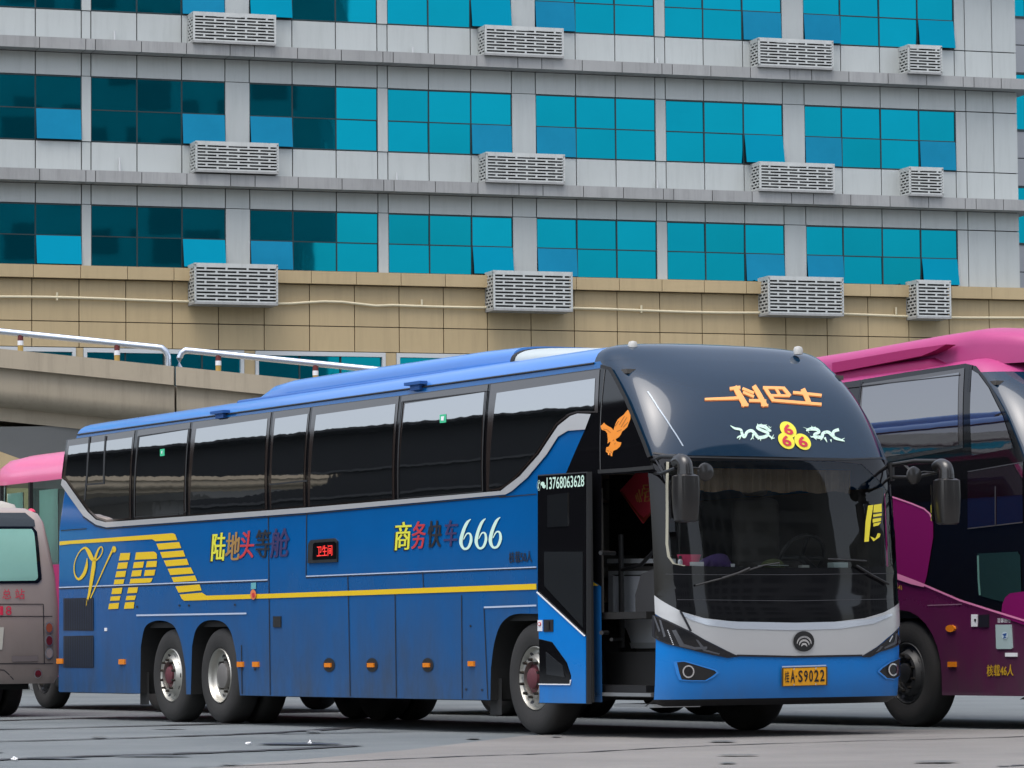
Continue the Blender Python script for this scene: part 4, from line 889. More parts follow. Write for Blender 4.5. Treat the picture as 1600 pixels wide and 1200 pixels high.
vessel([(0.0, 0.02), (0.17, 0.018), (0.175, 0.026), (0.0, 0.03)], mat('cap_white', (0.6, 0.66, 0.62), 0.6), 'brim', t, 0.85, 0.6); lump('crown', mat('cap_olive', (0.12, 0.14, 0.06), 0.8, var=0.3), t, 0.11, 0.09, 0.085, 5, 0.12)
t = dthing('box', 'flat white box on the dashboard near the steering wheel', 'box', 1310, 0.32); MB().rbox(-0.08, 0.08, -0.04, 0.06, 0, 0.05, 0.008).build('carton', mat('mint_card', (0.55, 0.68, 0.66), 0.5), t)
t = dthing('notepad', 'small pale notepad between the cap and the flat white box', 'notepad', 1256, 0.33); MB().rbox(-0.04, 0.04, -0.03, 0.03, 0, 0.025, 0.005).build('pages', mat('card_pale', (0.5, 0.52, 0.48), 0.6), t)
# red diamond print hung inside the doorway
XH = 0.80
hc = [ip_(*p, XH) for p in [(968, 767), (1003, 728), (1038, 775), (1003, 818)]]
hw = thing('door_hanging', 'red diamond fortune print with gold character hung inside the coach doorway', 'wall hanging', c.o + EV * XH + EU * hc[1][0], TH)
cu = hc[1][0]
hm = lambda u, z, h: (h, u - cu, z)
MB().prism([hc[0], (cu, hc[1][1]), hc[2], (cu, hc[3][1])], hm, 0.012).build('diamond_card', mat('maroon_card', (0.80, 0.07, 0.11), 0.45), hw)
b = MB()
hp = lambda pts: [ip_(*p, XH) for p in sc_px(pts, 6, 900, 720)]
for l, wd in (([(590, 270), (600, 320), (615, 385)], 8), ([(572, 300), (585, 345), (600, 390)], 8), ([(560, 320), (570, 360), (580, 385)], 7), ([(625, 260), (620, 330)], 8), ([(632, 228), (712, 228)], 8), ([(632, 228), (640, 265)], 8), ([(712, 228), (700, 262), (640, 265)], 8), ([(640, 300), (690, 280), (712, 310)], 8), ([(640, 300), (660, 340), (700, 330)], 8), ([(665, 285), (650, 330), (645, 380), (690, 375), (690, 350)], 8)):
    for i, q in enumerate(ribbon(l, wd)): b.prism(hp(q), lambda u, z, h, i=i: (h - 0.004 - 0.0003 * i, u - cu, z), 0.003)
b.build('gold_character', mat('gold_ink', (0.85, 0.50, 0.13), 0.4), hw)
b = MB()
for l in ([(425, 290), (640, 570)], [(640, 570), (850, 300)]):
    for q in ribbon(l, 16): b.prism(hp(q), lambda u, z, h: (h - 0.004, u - cu, z), 0.003)
b.prism(hp([(605, 505), (640, 535), (672, 500), (640, 565)]), lambda u, z, h: (h - 0.006, u - cu, z), 0.003)
b.build('gilt_border', mat('red_border', (0.36, 0.05, 0.03), 0.4), hw)

# ------------------------------------------------------------------ magenta coach
mc = Coach('coach', 'magenta coach with pink roof parked beside the blue coach', 4.0, MAG, MAG, PINKR)
mc.edge = (0.25, 0.02, 0.14); mc.no_near = ()
mc.shell(0.4); 
_keep = c; front_face(mc, False); mc.cabin()
MS = mc.S; MR = mc.root
m3 = [MS(*p) for p in [(1438, 1109), (1437, 1050), (1430, 1005), (1418, 980), (1405, 970)]]
uw = 2.33
arch = [(uw + 0.66 * math.cos(a), max(0.31, 0.50 + 0.62 * math.sin(a))) for a in [PI * i / 14 for i in range(15)]]
arch = [(uw - 0.66, 0.31)] + [(uw - 0.66 * math.cos(PI * i / 14), 0.5 + 0.62 * math.sin(PI * i / 14)) for i in range(15)] + [(uw + 0.66, 0.31)]
arch2 = [(9.2 - uw + u, z) for u, z in arch]; arch3 = [(10.6 - uw + u, z) for u, z in arch]
tl = mc.t_door; uf = front_pt(tL := tl, 1.5).y
mc.side('side_wall', [[q for q in FEDGE(uf, 0.31) if q[1] < 3.36][::-1] + arch + arch2 + arch3 + REDGE], MAG, 0.0, raw=True)
for a in (arch, arch2, arch3):
    b = MB(); n = len(a); b.add([(0.002, u, z) for u, z in a] + [(0.75, u, z + 0.02) for u, z in a], [(i, i + 1, i + 1 + n, i + n) for i in range(n - 1)], True); b.build('wheel_arch', DARK, MR)
    us = [p[0] for p in a]; MB().box(0.74, 0.76, min(us) - 0.02, max(us) + 0.02, 0.31, 1.2).build('arch_panel', DARK, MR)
# black glass side: windows, front quarter and deep door glass
top = [MS(*p) for p in [(1330, 596), (1420, 581), (1509, 568), (1526, 572), (1540, 590), (1556, 615), (1572, 645), (1590, 688), (1602, 720)]]
dbelt = [MS(*p) for p in [(1602, 966), (1500, 937), (1440, 913)]]
blk = [(LB - 0.6, 3.3)] + top + [(uf + 0.005, 2.3), (uf + 0.005, dbelt[0][1])] + dbelt + [(3.5, 1.75), (LB - 0.6, 2.3)]
mc.side('window_band', [blk], BLKGL, 0.004, raw=True)
for l in ([(1345, 596), (1340, 640), (1336, 700)], [(1516, 570), (1512, 612)]): mc.side('pane_joint', ribbon(l, 1.5), BLACKF, 0.018)
P1 = [MS(*p) for p in [(1347, 600), (1508, 575), (1506, 700), (1400, 720), (1342, 728)]]
w_ = mc.side('window', [P1], FRIT, 0.009, raw=True)
MGL = mat('purple_tinted_glass', (0.010, 0.004, 0.008), 0.02, ior=3.2, bump=0.014, bscale=1.6)
mc.side('pane', [[MS(*p) for p in [(1350, 606), (1500, 582), (1499, 696), (1400, 712), (1346, 720)]]], MGL, 0.012, w_, raw=True)
# curtain behind the glass edge shows as pleated maroon cloth
w_ = mc.side('window', [[MS(*p) for p in [(1520, 578), (1530, 584), (1546, 606), (1568, 650), (1585, 700), (1520, 712), (1517, 640)]]], MGL, 0.010, raw=True)
w_ = mc.side('door_window', [[(1512, 737), (1598, 722), (1598, 816), (1512, 826)]], MGL, 0.010)
mc.side('window_rail', ribbon([(1512, 826), (1598, 816)], 2) + ribbon([(1512, 737), (1598, 722)], 1.6) + ribbon([(1555, 760), (1555, 822)], 1.5), mat('dim_rail', (0.05, 0.05, 0.055), 0.4), 0.016)
lw = mc.side('lower_door_window', [[(1527, 865), (1590, 862), (1594, 868), (1596, 935), (1585, 945), (1534, 932), (1528, 925)]], mat('door_glass_green', (0.012, 0.03, 0.028), 0.05, ior=1.6), 0.010)
mc.side('pale_window_edge', ribbon([(1528, 868), (1529, 905), (1531, 930)], 3), mat('pale_green_edge', (0.10, 0.22, 0.19), 0.5), 0.013, lw)
# magenta sweep rising behind the windows with a bright edge
wing = [(1380, 772), (1402, 779), (1425, 787), (1444, 795), (1453, 803), (1458, 816), (1458, 840), (1453, 870), (1448, 900), (1444, 914), (1420, 906), (1380, 895)]
mc.side('side_sweep', [wing], mat('magenta_sweep', (0.20, 0.008, 0.10), 0.2, coat=0.4), 0.012)
PKL = mat('pink_highlight_trim', (0.75, 0.25, 0.45), 0.25, coat=0.5)
mc.side('sweep_edge', ribbon([(1380, 772), (1402, 779), (1425, 787), (1444, 795), (1453, 803), (1457, 814)], 2.4), PKL, 0.018)
mc.side('belt_trim', ribbon([(1400, 900), (1425, 909), (1444, 915)], [9, 8, 5]) + ribbon([(1444, 914), (1500, 938), (1550, 954), (1602, 970)], [3, 3, 3, 3]), PKL, 0.020)
mc.side('door_sweep', [[(1564, 964), (1566, 945), (1570, 934), (1578, 927), (1602, 924), (1602, 977)]], mat('magenta_sweep', (0.26, 0.012, 0.13), 0.2), 0.012)
ms = mc.side('panel_line', ribbon([(1449, 946), (1503, 944)], 1.5), mat('dusty_line', (0.25, 0.14, 0.20), 0.5), 0.008)
for poly, mt, nm in (([(1487 + 7 * math.cos(i * PI / 8), 982 + 5.5 * math.sin(i * PI / 8)) for i in range(16)], AMBER, 'side_indicator'), ([(1483, 1034), (1495, 1034), (1495, 1042), (1483, 1042)], AMBER, 'side_marker'),
                     ([(1519, 960), (1528, 960), (1528, 979), (1519, 979)], WHITE, 'warning_label'), ([(1530, 961), (1546, 960), (1546, 980), (1530, 980)], BLACKF, 'door_handle'),
                     ([(1557, 976), (1581, 976), (1583, 1012), (1581, 1014), (1559, 1014), (1558, 1012)], mat('poster_pale', (0.36, 0.46, 0.46), 0.4), 'poster'), ([(1572, 1020), (1590, 1020), (1590, 1026), (1572, 1026)], WHITE, 'white_label')):
    mc.sidebox(nm, poly, mt, 0.02 if mt is AMBER else 0.012)
mc.side('emblem', [[(1570 + 5 * math.cos(i * PI / 6), 993 + 6 * math.sin(i * PI / 6)) for i in range(12)]], mat('emblem_pale', (0.5, 0.6, 0.65), 0.4), 0.0155)
mc.side('emblem_mark', [[(1566, 991), (1573, 989), (1572, 993), (1568, 994), (1573, 996), (1567, 998), (1569, 994)]], mat('emblem_blue', (0.02, 0.08, 0.28), 0.4), 0.017)
mc.side('label_mark', [[(1522, 967), (1525, 967), (1525, 971), (1522, 971)]], BLACKF, 0.016)
mc.sidetext('poster_lettering', '温馨出行', [(1558, 966), (1579, 966), (1579, 973), (1558, 973)], WHITE, 0.008, 0.0)
mc.sidetext('capacity_lettering', '核载46人', [(1542, 1039), (1584, 1038), (1583, 1056), (1542, 1057)], mat('gold_lettering', (0.50, 0.30, 0.02), 0.4), 0.008, 0.4)
mc.sidetext('fleet_number', '641', [(1401, 913), (1409, 915), (1409, 922), (1401, 920)], mat('gold_lettering', (0.5, 0.3, 0.02), 0.4), 0.014, 0.0)
# raised pink roof with the darker recess along its flank
def mpod(name, st, x0, x1, mt):
    return pod(name, 0, 0, x0, x1, st, None, mt, MR, ex=0.32)
mpod('roof_housing', [(0.35, 0.03, 0.62), (0.5, 0.14, 0.46), (0.75, 0.24, 0.28), (1.1, 0.33, 0.14), (1.5, 0.38, 0.05), (2.1, 0.365, 0.0), (3.6, 0.32, 0.0), (5.4, 0.29, 0.0), (6.2, 0.2, 0.05), (6.5, 0.02, 0.1)], 0.24, WB - 0.24, PINKR)
mpod('roof_recess', [(1.75, 0.02, 0.10), (2.05, 0.14, 0.0), (7.0, 0.14, 0.0), (7.1, 0.02, 0.05)], 0.17, WB - 0.17, mat('deep_pink', (0.34, 0.012, 0.11), 0.6))
rp_ = []
for px, py in ((1478, 538), (1462, 547), (1440, 556), (1300, 583), (1300, 567), (1420, 546)): p = mc.plane_x(px, py, 0.13); rp_.append((p.y, p.z))
MB().prism(rp_, lambda u, z, h: (0.13 + h, u, z), 0.12).build('roof_flute', mat('deep_pink', (0.34, 0.012, 0.11), 0.6), MR)
for s_ in (mc.capt,):
    s_.data.materials[0] = PINKR
mc.wheels([(uw, 'dark', False), (9.2, 'dish', True), (10.6, 'flat', False)])

# ------------------------------------------------------------------ pink-roofed bus seen behind the rear of the blue coach
pb = Rig(2.4); PBX = 14.25
pr = thing('bus', 'pink-roofed bus with mint curtains behind the rear of the blue coach', 'bus', B0 + EV * 2.4, TH)
def psv(z): return 0.0 if z < 2.0 else 0.06 * ((z - 2.0) / 1.3) ** 2
def bus_loops(u0, u1, wd, zs, rad):
    vs = []; fs = []; K = 40
    for z, ins in zs:
        for k in range(K):
            a = 2 * PI * k / K; ca, sa = math.cos(a), math.sin(a)
            vs.append((wd / 2 + math.copysign(abs(ca) ** 0.3, ca) * (wd / 2 - ins), (u0 + u1) / 2 + math.copysign(abs(sa) ** rad, sa) * ((u1 - u0) / 2 - ins), z))
    m_ = len(zs)
    for i in range(m_ - 1):
        for k in range(K): fs.append((i * K + k, i * K + (k + 1) % K, (i + 1) * K + (k + 1) % K, (i + 1) * K + k))
    fs += [tuple(range(K)), tuple((m_ - 1) * K + k for k in range(K))]
    return vs, fs
PKB = mat('pink_bus_paint', (0.70, 0.14, 0.30), 0.3, coat=0.4, var=0.15, vscale=1.2)
for nm, zs, mt in (('body', [(0.42, 0.02), (0.6, 0.0), (1.95, 0.0)], mat('bus_lower_pink', (0.42, 0.02, 0.14), 0.35, var=0.1)), ('window_band', [(1.95, 0.012), (3.12, 0.05)], None), ('roof', [(3.10, 0.03), (3.2, 0.03), (3.36, 0.09), (3.46, 0.2), (3.52, 0.42), (3.55, 0.9)], PKB)):
    vs, fs = bus_loops(PBX, 22.8, 2.5, zs, 0.16)
    if mt is None:
        gm = bpy.data.materials.new('bus_window_glass'); gm.use_nodes = True; tt = gm.node_tree; tt.nodes.clear()
        oo = tt.nodes.new('ShaderNodeOutputMaterial'); mx = tt.nodes.new('ShaderNodeMixShader'); ff = tt.nodes.new('ShaderNodeFresnel'); ff.inputs[0].default_value = 1.5
        tr = tt.nodes.new('ShaderNodeBsdfTransparent'); tr.inputs[0].default_value = (0.72, 0.85, 0.80, 1); gl = tt.nodes.new('ShaderNodeBsdfGlossy'); gl.inputs['Roughness'].default_value = 0.02
        tt.links.new(ff.outputs[0], mx.inputs[0]); tt.links.new(tr.outputs[0], mx.inputs[1]); tt.links.new(gl.outputs[0], mx.inputs[2]); tt.links.new(mx.outputs[0], oo.inputs[0]); mt = gm; TINT = gm
        fs = fs[:-2]
    MB().add(vs, fs, True).build(nm, mt, pr, 40)
b = MB()
for u in (16.2, 17.8, 19.3, 20.9, 22.0): b.box(0.004, 0.05, u - 0.03, u + 0.03, 1.95, 3.1)
b.build('window_pillar', BLKPL, pr)
b = MB()
for (ua, ub) in ((20.02, 20.72), (21.3, 21.9), (18.6, 19.1)):
    n = 26; vs = []
    for i in range(n + 1):
        u = ua + (ub - ua) * i / n; x = 0.07 + 0.022 * math.sin(i * 1.55); vs += [(x, u, 2.98), (x + 0.01, u, 1.98)]
    b.add(vs, [(2 * i, 2 * i + 1, 2 * i + 3, 2 * i + 2) for i in range(n)], True)
MINTC = mat('mint_curtain', (0.72, 0.96, 0.86), 0.85, var=0.12, vscale=6)
b.build('curtain', MINTC, pr)
MB().box(0.4, 2.1, PBX + 0.3, 22.0, 0.45, 1.9).build('cabin_floor', DARK, pr)
MB().box(2.1, 2.15, PBX + 0.3, 22.0, 1.9, 3.1).build('cabin_partition', INT, pr)
MB().rbox(0.02, 0.3, 18.9, 20.0, 0.30, 0.75, 0.03).build('luggage_hatch', DARK, pr)
for u in (20.5, 16.6):
    for x, rz in ((0.05, 0), (2.45, PI)):
        e = pivot('wheel', pr, (x, u, 0.49), (0, 0, rz)); e.scale = (0.95, 0.95, 0.95); build_wheel(e, 'dark', False)

# ------------------------------------------------------------------ minibus seen from behind
MBP = Vector((-5.49, 45.6, 0)); MW = 2.03
mo = MBP - EV * MW
mr = thing('minibus', 'grey-brown minibus seen from behind at the left edge with red station lettering', 'minibus', (mo.x, mo.y, 0), TH)
TAUPE = mat('taupe_paint', (0.34, 0.28, 0.25), 0.35, metal=0.2, coat=0.4, var=0.08, dirt=((0.13, 0.11, 0.10), 0.3, 1.4, 0.5))
mrd = CAM_O - mo; MRO = Vector((mrd.dot(EV), mrd.dot(EU), mrd.z))
def mp(px, py, y=0.0):
    d = ray(px, py); d = Vector((d.dot(EV), d.dot(EU), d.z)); p = MRO + d * ((y - MRO.y) / d.y); return (p.x, p.z)
def mini_loops(zs):
    vs = []; fs = []; K = 48
    for z, ins, rear in zs:
        for k in range(K):
            a = 2 * PI * k / K; ca, sa = math.cos(a), math.sin(a); x = MW / 2 + math.copysign(abs(ca) ** 0.10, ca) * (MW / 2 - ins); y = 3.1 + math.copysign(abs(sa) ** 0.10, sa) * (3.1 - rear); vs.append((x, y, z))
    for i in range(len(zs) - 1):
        for k in range(K): fs.append((i * K + k, i * K + (k + 1) % K, (i + 1) * K + (k + 1) % K, (i + 1) * K + k))
    fs += [tuple(range(K)), tuple((len(zs) - 1) * K + k for k in range(K))]
    return vs, fs
vs, fs = mini_loops([(0.40, 0.0, 0.05), (0.5, -0.05, 0.0), (1.3, -0.05, 0.01), (1.7, -0.01, 0.03), (2.1, 0.05, 0.10), (2.35, 0.09, 0.17), (2.46, 0.14, 0.24), (2.53, 0.25, 0.4), (2.56, 0.5, 0.8)])
MB().add(vs, fs, True).build('body', TAUPE, mr, 40)
vs, fs = mini_loops([(2.49, 0.30, 0.5), (2.58, 0.33, 0.55), (2.63, 0.42, 0.75), (2.65, 0.6, 1.1)])
MB().add(vs, fs, True).build('roof_unit', mat('roof_unit_grey', (0.36, 0.34, 0.31), 0.5, var=0.1), mr, 50)
def mback(zz): return interp([(0.4, 0.05), (0.5, 0.0), (1.3, 0.01), (1.7, 0.03), (2.1, 0.10), (2.35, 0.17), (2.46, 0.24)], zz)
def mpan(name, poly, mt, off=0.008, raw=False, parent=mr):
    P = poly if raw else [mp(*p) for p in poly]
    bm = patch_mesh([P], lambda x, z: (x, mback(z) - off, z), (), [1.3, 1.5, 1.7, 1.9, 2.1, 2.2, 2.3, 2.4])
    return bm_obj(name, bm, mt, parent, Vector((0, -1, 0)))
mpan('rear_header', [(-110, 800), (50, 800), (62, 812), (62, 822), (-110, 822)], mat('header_dark', (0.02, 0.028, 0.035), 0.25), 0.012)
rw = mpan('rear_window', [(-110, 822), (58, 822), (64, 830), (66, 905), (60, 911), (-110, 913)], BLKGL, 0.010)
mpan('window_pane', [(-104, 826), (56, 826), (59, 832), (60, 903), (56, 907), (-104, 909)], mat('mint_pane_glass', (0.22, 0.42, 0.36), 0.12, ior=1.5, var=0.12, vscale=2.5), 0.014, parent=rw)  # even mint base colour with slight random tone
jn = []
for l in ([(-110, 944), (68, 944)], [(68, 944), (69, 1038)], [(-110, 963), (82, 963)], [(-110, 1037), (83, 1037)], [(-20, 1046), (6, 1047), (12, 1052), (22, 1062)]): jn += ribbon([mp(*p) for p in l], 0.010)
for q in jn: pass
bmj = bmesh.new()
bm = patch_mesh(jn, lambda x, z: (x, mback(z) - 0.006, z)); bm_obj('panel_joint', bm, BLACKF, mr, Vector((0, -1, 0)))
for y, mt in ((981, mat('lamp_brown_red', (0.25, 0.06, 0.03), 0.2, coat=0.6)), (1001, mat('lamp_dark_red', (0.10, 0.01, 0.015), 0.2, coat=0.6)), (1021, mat('lamp_grey', (0.22, 0.18, 0.18), 0.2, coat=0.6))):
    e = mpan('tail_light', [(76 + 6.5 * math.cos(i * PI / 10), y + 9 * math.sin(i * PI / 10)) for i in range(20)], STEEL, 0.02)
    mpan('tail_lens', [(76 + 5 * math.cos(i * PI / 10), y + 7.2 * math.sin(i * PI / 10)) for i in range(20)], mt, 0.03, parent=e)
e = mpan('reflector', [(59 + 6 * math.cos(i * PI / 10), 1053 + 7 * math.sin(i * PI / 10)) for i in range(20)], STEEL, 0.012)
mpan('reflector_lens', [(59 + 5 * math.cos(i * PI / 10), 1053 + 6 * math.sin(i * PI / 10)) for i in range(20)], mat('lamp_dark_red', (0.10, 0.01, 0.015), 0.2), 0.016, parent=e)
mpan('model_lettering_bar', [(18, 1025), (59, 1024), (59, 1033), (18, 1034)], mat('badge_dim', (0.13, 0.11, 0.11), 0.5), 0.010)
mpan('number_plate', [(-70, 982), (6, 980), (3, 1015), (-70, 1018)], mat('plate_pale', (0.45, 0.43, 0.38), 0.5), 0.012)
def mtext(name, s, quad, mt):
    bm = text_bm(s, quad, mp, lambda x, z: (x, mback(z) - 0.010, z), 0.0); return bm_obj(name, bm, mt, mr, Vector((0, -1, 0)), False)
LR = mat('crimson_lettering', (0.55, 0.02, 0.06), 0.5)
mtext('rear_lettering', '总', [(4, 921), (18, 920), (18, 936), (4, 936)], LR); mtext('rear_lettering', '站', [(24, 920), (39, 920), (39, 936), (24, 936)], LR)
mtext('rear_lettering', '1', [(0, 947), (5, 947), (5, 961), (0, 961)], LR); mtext('rear_lettering', '8', [(9, 947), (18, 947), (18, 961), (9, 961)], LR)
MB().lathe([(0.05, 0), (0.055, 0.02), (0.03, 0.05), (0, 0.06)], (MW - 0.22, 0.42, 2.47), 'z', 20).build('roof_marker', mat('roof_marker_red', (0.6, 0.02, 0.08), 0.3), mr)
for x, y, rz in ((0.12, 1.3, 0), (MW - 0.12, 1.3, PI), (0.12, 4.7, 0), (MW - 0.12, 4.7, PI)):
    e = pivot('wheel', mr, (x, y, 0.40), (0, 0, rz)); e.scale = (0.78, 0.78, 0.78); build_wheel(e, 'flat', y < 2)
MB().box(0.3, MW - 0.3, 0.3, 5.8, 0.33, 0.6).build('chassis', DARK, mr)

# ------------------------------------------------------------------ office building
BA = math.atan(0.3359492)
BO = Vector((0, 99.00333, 0)); BT = Vector((math.cos(BA), math.sin(BA), 0)); BN = Vector((-math.sin(BA), math.cos(BA), 0))
ob = thing('office_building', 'grey-panelled office building with rows of cyan windows over a beige lower storey', 'building', BO, BA)
d_ = CAM_O - BO; BRO = Vector((d_.dot(BT), d_.dot(BN), d_.z))
def fp(px, py, y=0.0):
    d = ray(px, py); d = Vector((d.dot(BT), d.dot(BN), d.z)); p = BRO + d * ((y - BRO.y) / d.y); return (p.x, p.z)
PANEL = mat('grey_composite_panel', (0.46, 0.49, 0.485), 0.42, metal=0.1, streak=0.22, island=0.035, var=0.05, vscale=0.6, bump=0.02, bscale=0.8)
LEDGE = mat('ledge_grey_panel', (0.31, 0.315, 0.315), 0.5, streak=0.5, island=0.07, var=0.14, vscale=1.2)
BEIGE = mat('beige_stone_panel', (0.43, 0.33, 0.185), 0.5, streak=0.25, island=0.05, var=0.06, vscale=0.7)
JOINT = mat('joint_dark', (0.012, 0.012, 0.014), 0.8)
FRAMEM = mat('window_frame_dark', (0.015, 0.03, 0.035), 0.4)
CYAN = mat('cyan_mirror_glass', (0.003, 0.25, 0.345), 0.02, metal=1.0, island=0.10, var=0.10, vscale=0.5, bump=0.012, bscale=0.6)
CYAN2 = mat('cyan_mirror_glass_dimmed', (0.012, 0.19, 0.30), 0.06, metal=1.0, var=0.2, vscale=0.8)  # darker copy for sashes ajar; their dimmer reflection is put into the colour
WFRAME = mat('white_window_frame', (0.5, 0.52, 0.53), 0.4)
TL, TR_ = -40.0, 14.9
STO = 3.383
groups = [[(-15.0, -13.85, -12.74, -11.55)], ]
cols = [(-15.0, -13.85, -12.74, -11.55), (-11.30, -10.10, -8.92, -7.77), (-7.12, -5.97, -4.79, -3.66), (-3.38, -2.25, -1.08, 0.06), (0.73, 1.867, 2.996, 4.133), (4.43, 5.54, 6.69, 7.84), (8.48, 9.58, 10.745, 11.90, 13.0)]
base = cols[1:3]
for k in range(1, 6):
    for cset in ((-11.30, -10.10, -8.92, -7.77), (-7.12 - 7.83, -5.97 - 7.83, -4.79 - 7.83, -3.66 - 7.83)): pass
k = 0; x = -15.65
while x > TL + 4:
    cols.insert(0, (x - 3.45, x - 2.3, x - 1.15, x)); x -= 3.45 + (0.27 if k % 2 == 0 else 0.65); k += 1
seams = sorted({round(v, 3) for cset in cols for v in cset} | {TL, TR_, 13.33, 14.16})
rows = [(10.52, 12.10), (13.72, 15.40), (17.10, 18.77), (20.48, 22.15)]
ledges = [(12.62, 12.92), (16.0, 16.29), (19.38, 19.68), (22.76, 23.06)]
def pbox(b, t0, t1, z0, z1, y0, y1, g=0.014): b.box(t0 + g, t1 - g, y0, y1, z0 + g, z1 - g)
# dark backing
b = MB(); b.box(TL, TR_ - 0.03, 0.06, 0.16, 10.0, 25.4); b.box(TR_ - 0.2, TR_ - 0.03, 0.06, 14, 10.0, 25.4); b.box(TL, TL + 0.2, 0.06, 14, 10.0, 25.4); b.box(TL, TR_ - 0.1, 13.8, 14.0, 0, 25.4); b.box(TL + .2, TR_ - 0.2, 0.2, 13.8, 25.2, 25.38)
b.build('wall_backing', JOINT, ob)
b = MB()
for zi, (z0, z1) in enumerate(rows):
    fz = (z1, ledges[zi][0])
    for a, e in zip(seams, seams[1:]): pbox(b, a, e, fz[0], fz[1], 0.0, 0.07)
    if zi > 0:
        for a, e in zip(seams, seams[1:]): pbox(b, a, e, ledges[zi - 1][1], z0, 0.0, 0.07)
    # piers between windows
    for c0, c1 in zip(cols, cols[1:]): pbox(b, c0[-1], c1[0], z0, z1, -0.02, 0.07, 0.006)
    for a, e in ((13.0, 13.33), (13.33, 14.16), (14.16, TR_)): pbox(b, a, e, z0, z1, 0.0, 0.07)
    pbox(b, TL, cols[0][0], z0, z1, 0, 0.07)
for a, e in zip(seams, seams[1:]): pbox(b, a, e, 23.06, 25.4, 0.0, 0.07)
for z0, z1 in zip([10.5, 12.1, 13.7, 15.4, 17.1, 18.8, 20.5, 22.2, 23.8], [12.1, 13.7, 15.4, 17.1, 18.8, 20.5, 22.2, 23.8, 25.4]):
    for y in range(10): b.box(TR_ - 0.03, TR_ + 0.0, 0.08 + 1.38 * y + 0.014, 0.08 + 1.38 * (y + 1) - 0.014, z0 + 0.014, z1 - 0.014)
b.build('cladding', PANEL, ob)
# projecting ledges made of boxed panels
rl = random.Random(4)
for i, (z0, z1) in enumerate(ledges):
    b = MB()
    for a, e in zip(seams, seams[1:] ): b.box(a + 0.01, e - 0.01, -0.55, 0.0, z0, z1)
    b.box(TR_, TR_ + 0.45, -0.55, 3.0, z0, z1)
    lo = b.build('ledge', LEDGE, ob)
    MB().box(TL, TR_ + 0.42, -0.535, 0.0, z0 + 0.01, z1 - 0.012).build('ledge_core', JOINT, lo)
# windows: frame, mirrored panes each a hair off plane, bottom-hung sashes left ajar
ajar = {(0, 0): {2: 9}, (0, 1): {2: 11}, (0, 2): {0: 6}, (0, 3): {2: 11}, (0, 4): {0: 5}, (0, 5): {2: 4}, (0, 6): {0: 6, 3: 11},
        (1, 0): {2: 7}, (1, 1): {2: 6}, (1, 2): {0: 8}, (1, 3): {2: 3}, (1, 4): {0: 2}, (1, 5): {2: 12}, (1, 6): {0: 2, 3: 3},
        (2, 1): {2: 4}, (2, 2): {0: 9}, (2, 3): {2: 10}, (2, 4): {0: 5}, (2, 5): {2: 3}, (2, 6): {0: 6, 3: 10}}
rw_ = random.Random(11)
c0i = len(cols) - 7
for ri, (z0, z1) in enumerate(rows):
    for ci, cs in enumerate(cols):
        n = len(cs) - 1; b = MB(); t0, t1 = cs[0], cs[-1]; zm = z0 + (z1 - z0) * 0.49
        b.box(t0, t1, 0.045, 0.055, z0, z1)
        for t in cs: b.box(t - 0.018, t + 0.018, 0.0, 0.05, z0 + 0.02, z1 - 0.02)
        b.box(t0 + 0.02, t1 - 0.02, 0.002, 0.05, zm - 0.014, zm + 0.014); b.box(t0, t1, -0.004, 0.05, z0, z0 + 0.025); b.box(t0, t1, -0.004, 0.05, z1 - 0.03, z1)
        wo = b.build('window', FRAMEM, ob)
        pn = MB(); op = ajar.get((ri, ci - c0i), {})
        for j in range(n):
            for lvl, (za, zb) in enumerate(((z0 + 0.025, zm - 0.014), (zm + 0.014, z1 - 0.03))):
                ta, tb = cs[j] + 0.018, cs[j + 1] - 0.018
                if lvl == 0 and j in op:
                    an = math.radians(op[j]); h = zb - za; o = math.sin(an) * h; dz = h * (1 - math.cos(an))
                    sb_ = MB(); sb_.add([(ta, -0.012 - o, za + dz), (tb, -0.012 - o, za + dz), (tb, -0.012, zb), (ta, -0.012, zb), (ta, 0.02 - o, za + dz), (tb, 0.02 - o, za + dz), (tb, 0.02, zb), (ta, 0.02, zb)], [(0, 1, 2, 3), (7, 6, 5, 4), (0, 4, 5, 1), (1, 5, 6, 2), (2, 6, 7, 3), (3, 7, 4, 0)])
                    sb_.build('open_sash', CYAN if op[j] > 8 else CYAN2, wo); continue
                e0, e1, e2 = rw_.uniform(-.009, .009), rw_.uniform(-.009, .009), rw_.uniform(-.008, .008)
                pn.add([(ta, 0.022 + e0, za), (tb, 0.022 + e1, za), (tb, 0.022 + e1 + e2, zb), (ta, 0.022 + e0 + e2, zb)], [(0, 1, 2, 3)])
        pn.build('panes', CYAN, wo)
# beige lower storey: coping, tiled panels, pipe
b = MB(); tb = [-12.876 + 1.2135 * i for i in range(-38, 25)]; tb = [t for t in tb if TL < t < TR_ + 0.1]
ts = [TL] + tb + [TR_ + 0.35]
for a, e in zip(ts, ts[1:]):
    pbox(b, a, e, 10.16, 10.5, -0.42, 0.05, 0.008)
    for z0, z1 in ((9.08, 10.16), (8.42, 9.08)): pbox(b, a, e, z0, z1, -0.22, -0.12, 0.012)
wins = [(-16.6, -14.0), (-13.9, -11.75), (-11.55, -7.35), (-7.05, -3.55), (-3.25, 0.4), (0.7, 4.2), (4.5, 8.0), (8.3, 13.4)]
edges_ = [TL, TL + 0.02] + [v for q in wins for v in q] + [TR_ + 0.3]
for a, e in [(TL, -16.6)] + [(p[1], q[0]) for p, q in zip(wins, wins[1:])] + [(13.4, TR_ + 0.3)]:
    b.box(a + 0.01, e - 0.01, -0.22, -0.12, 6.3, 8.41)
for k in range(5): b.box(TL, TR_ + 0.3, -0.22, -0.12, 1.26 * k + 0.01, 1.26 * (k + 1) - 0.01)
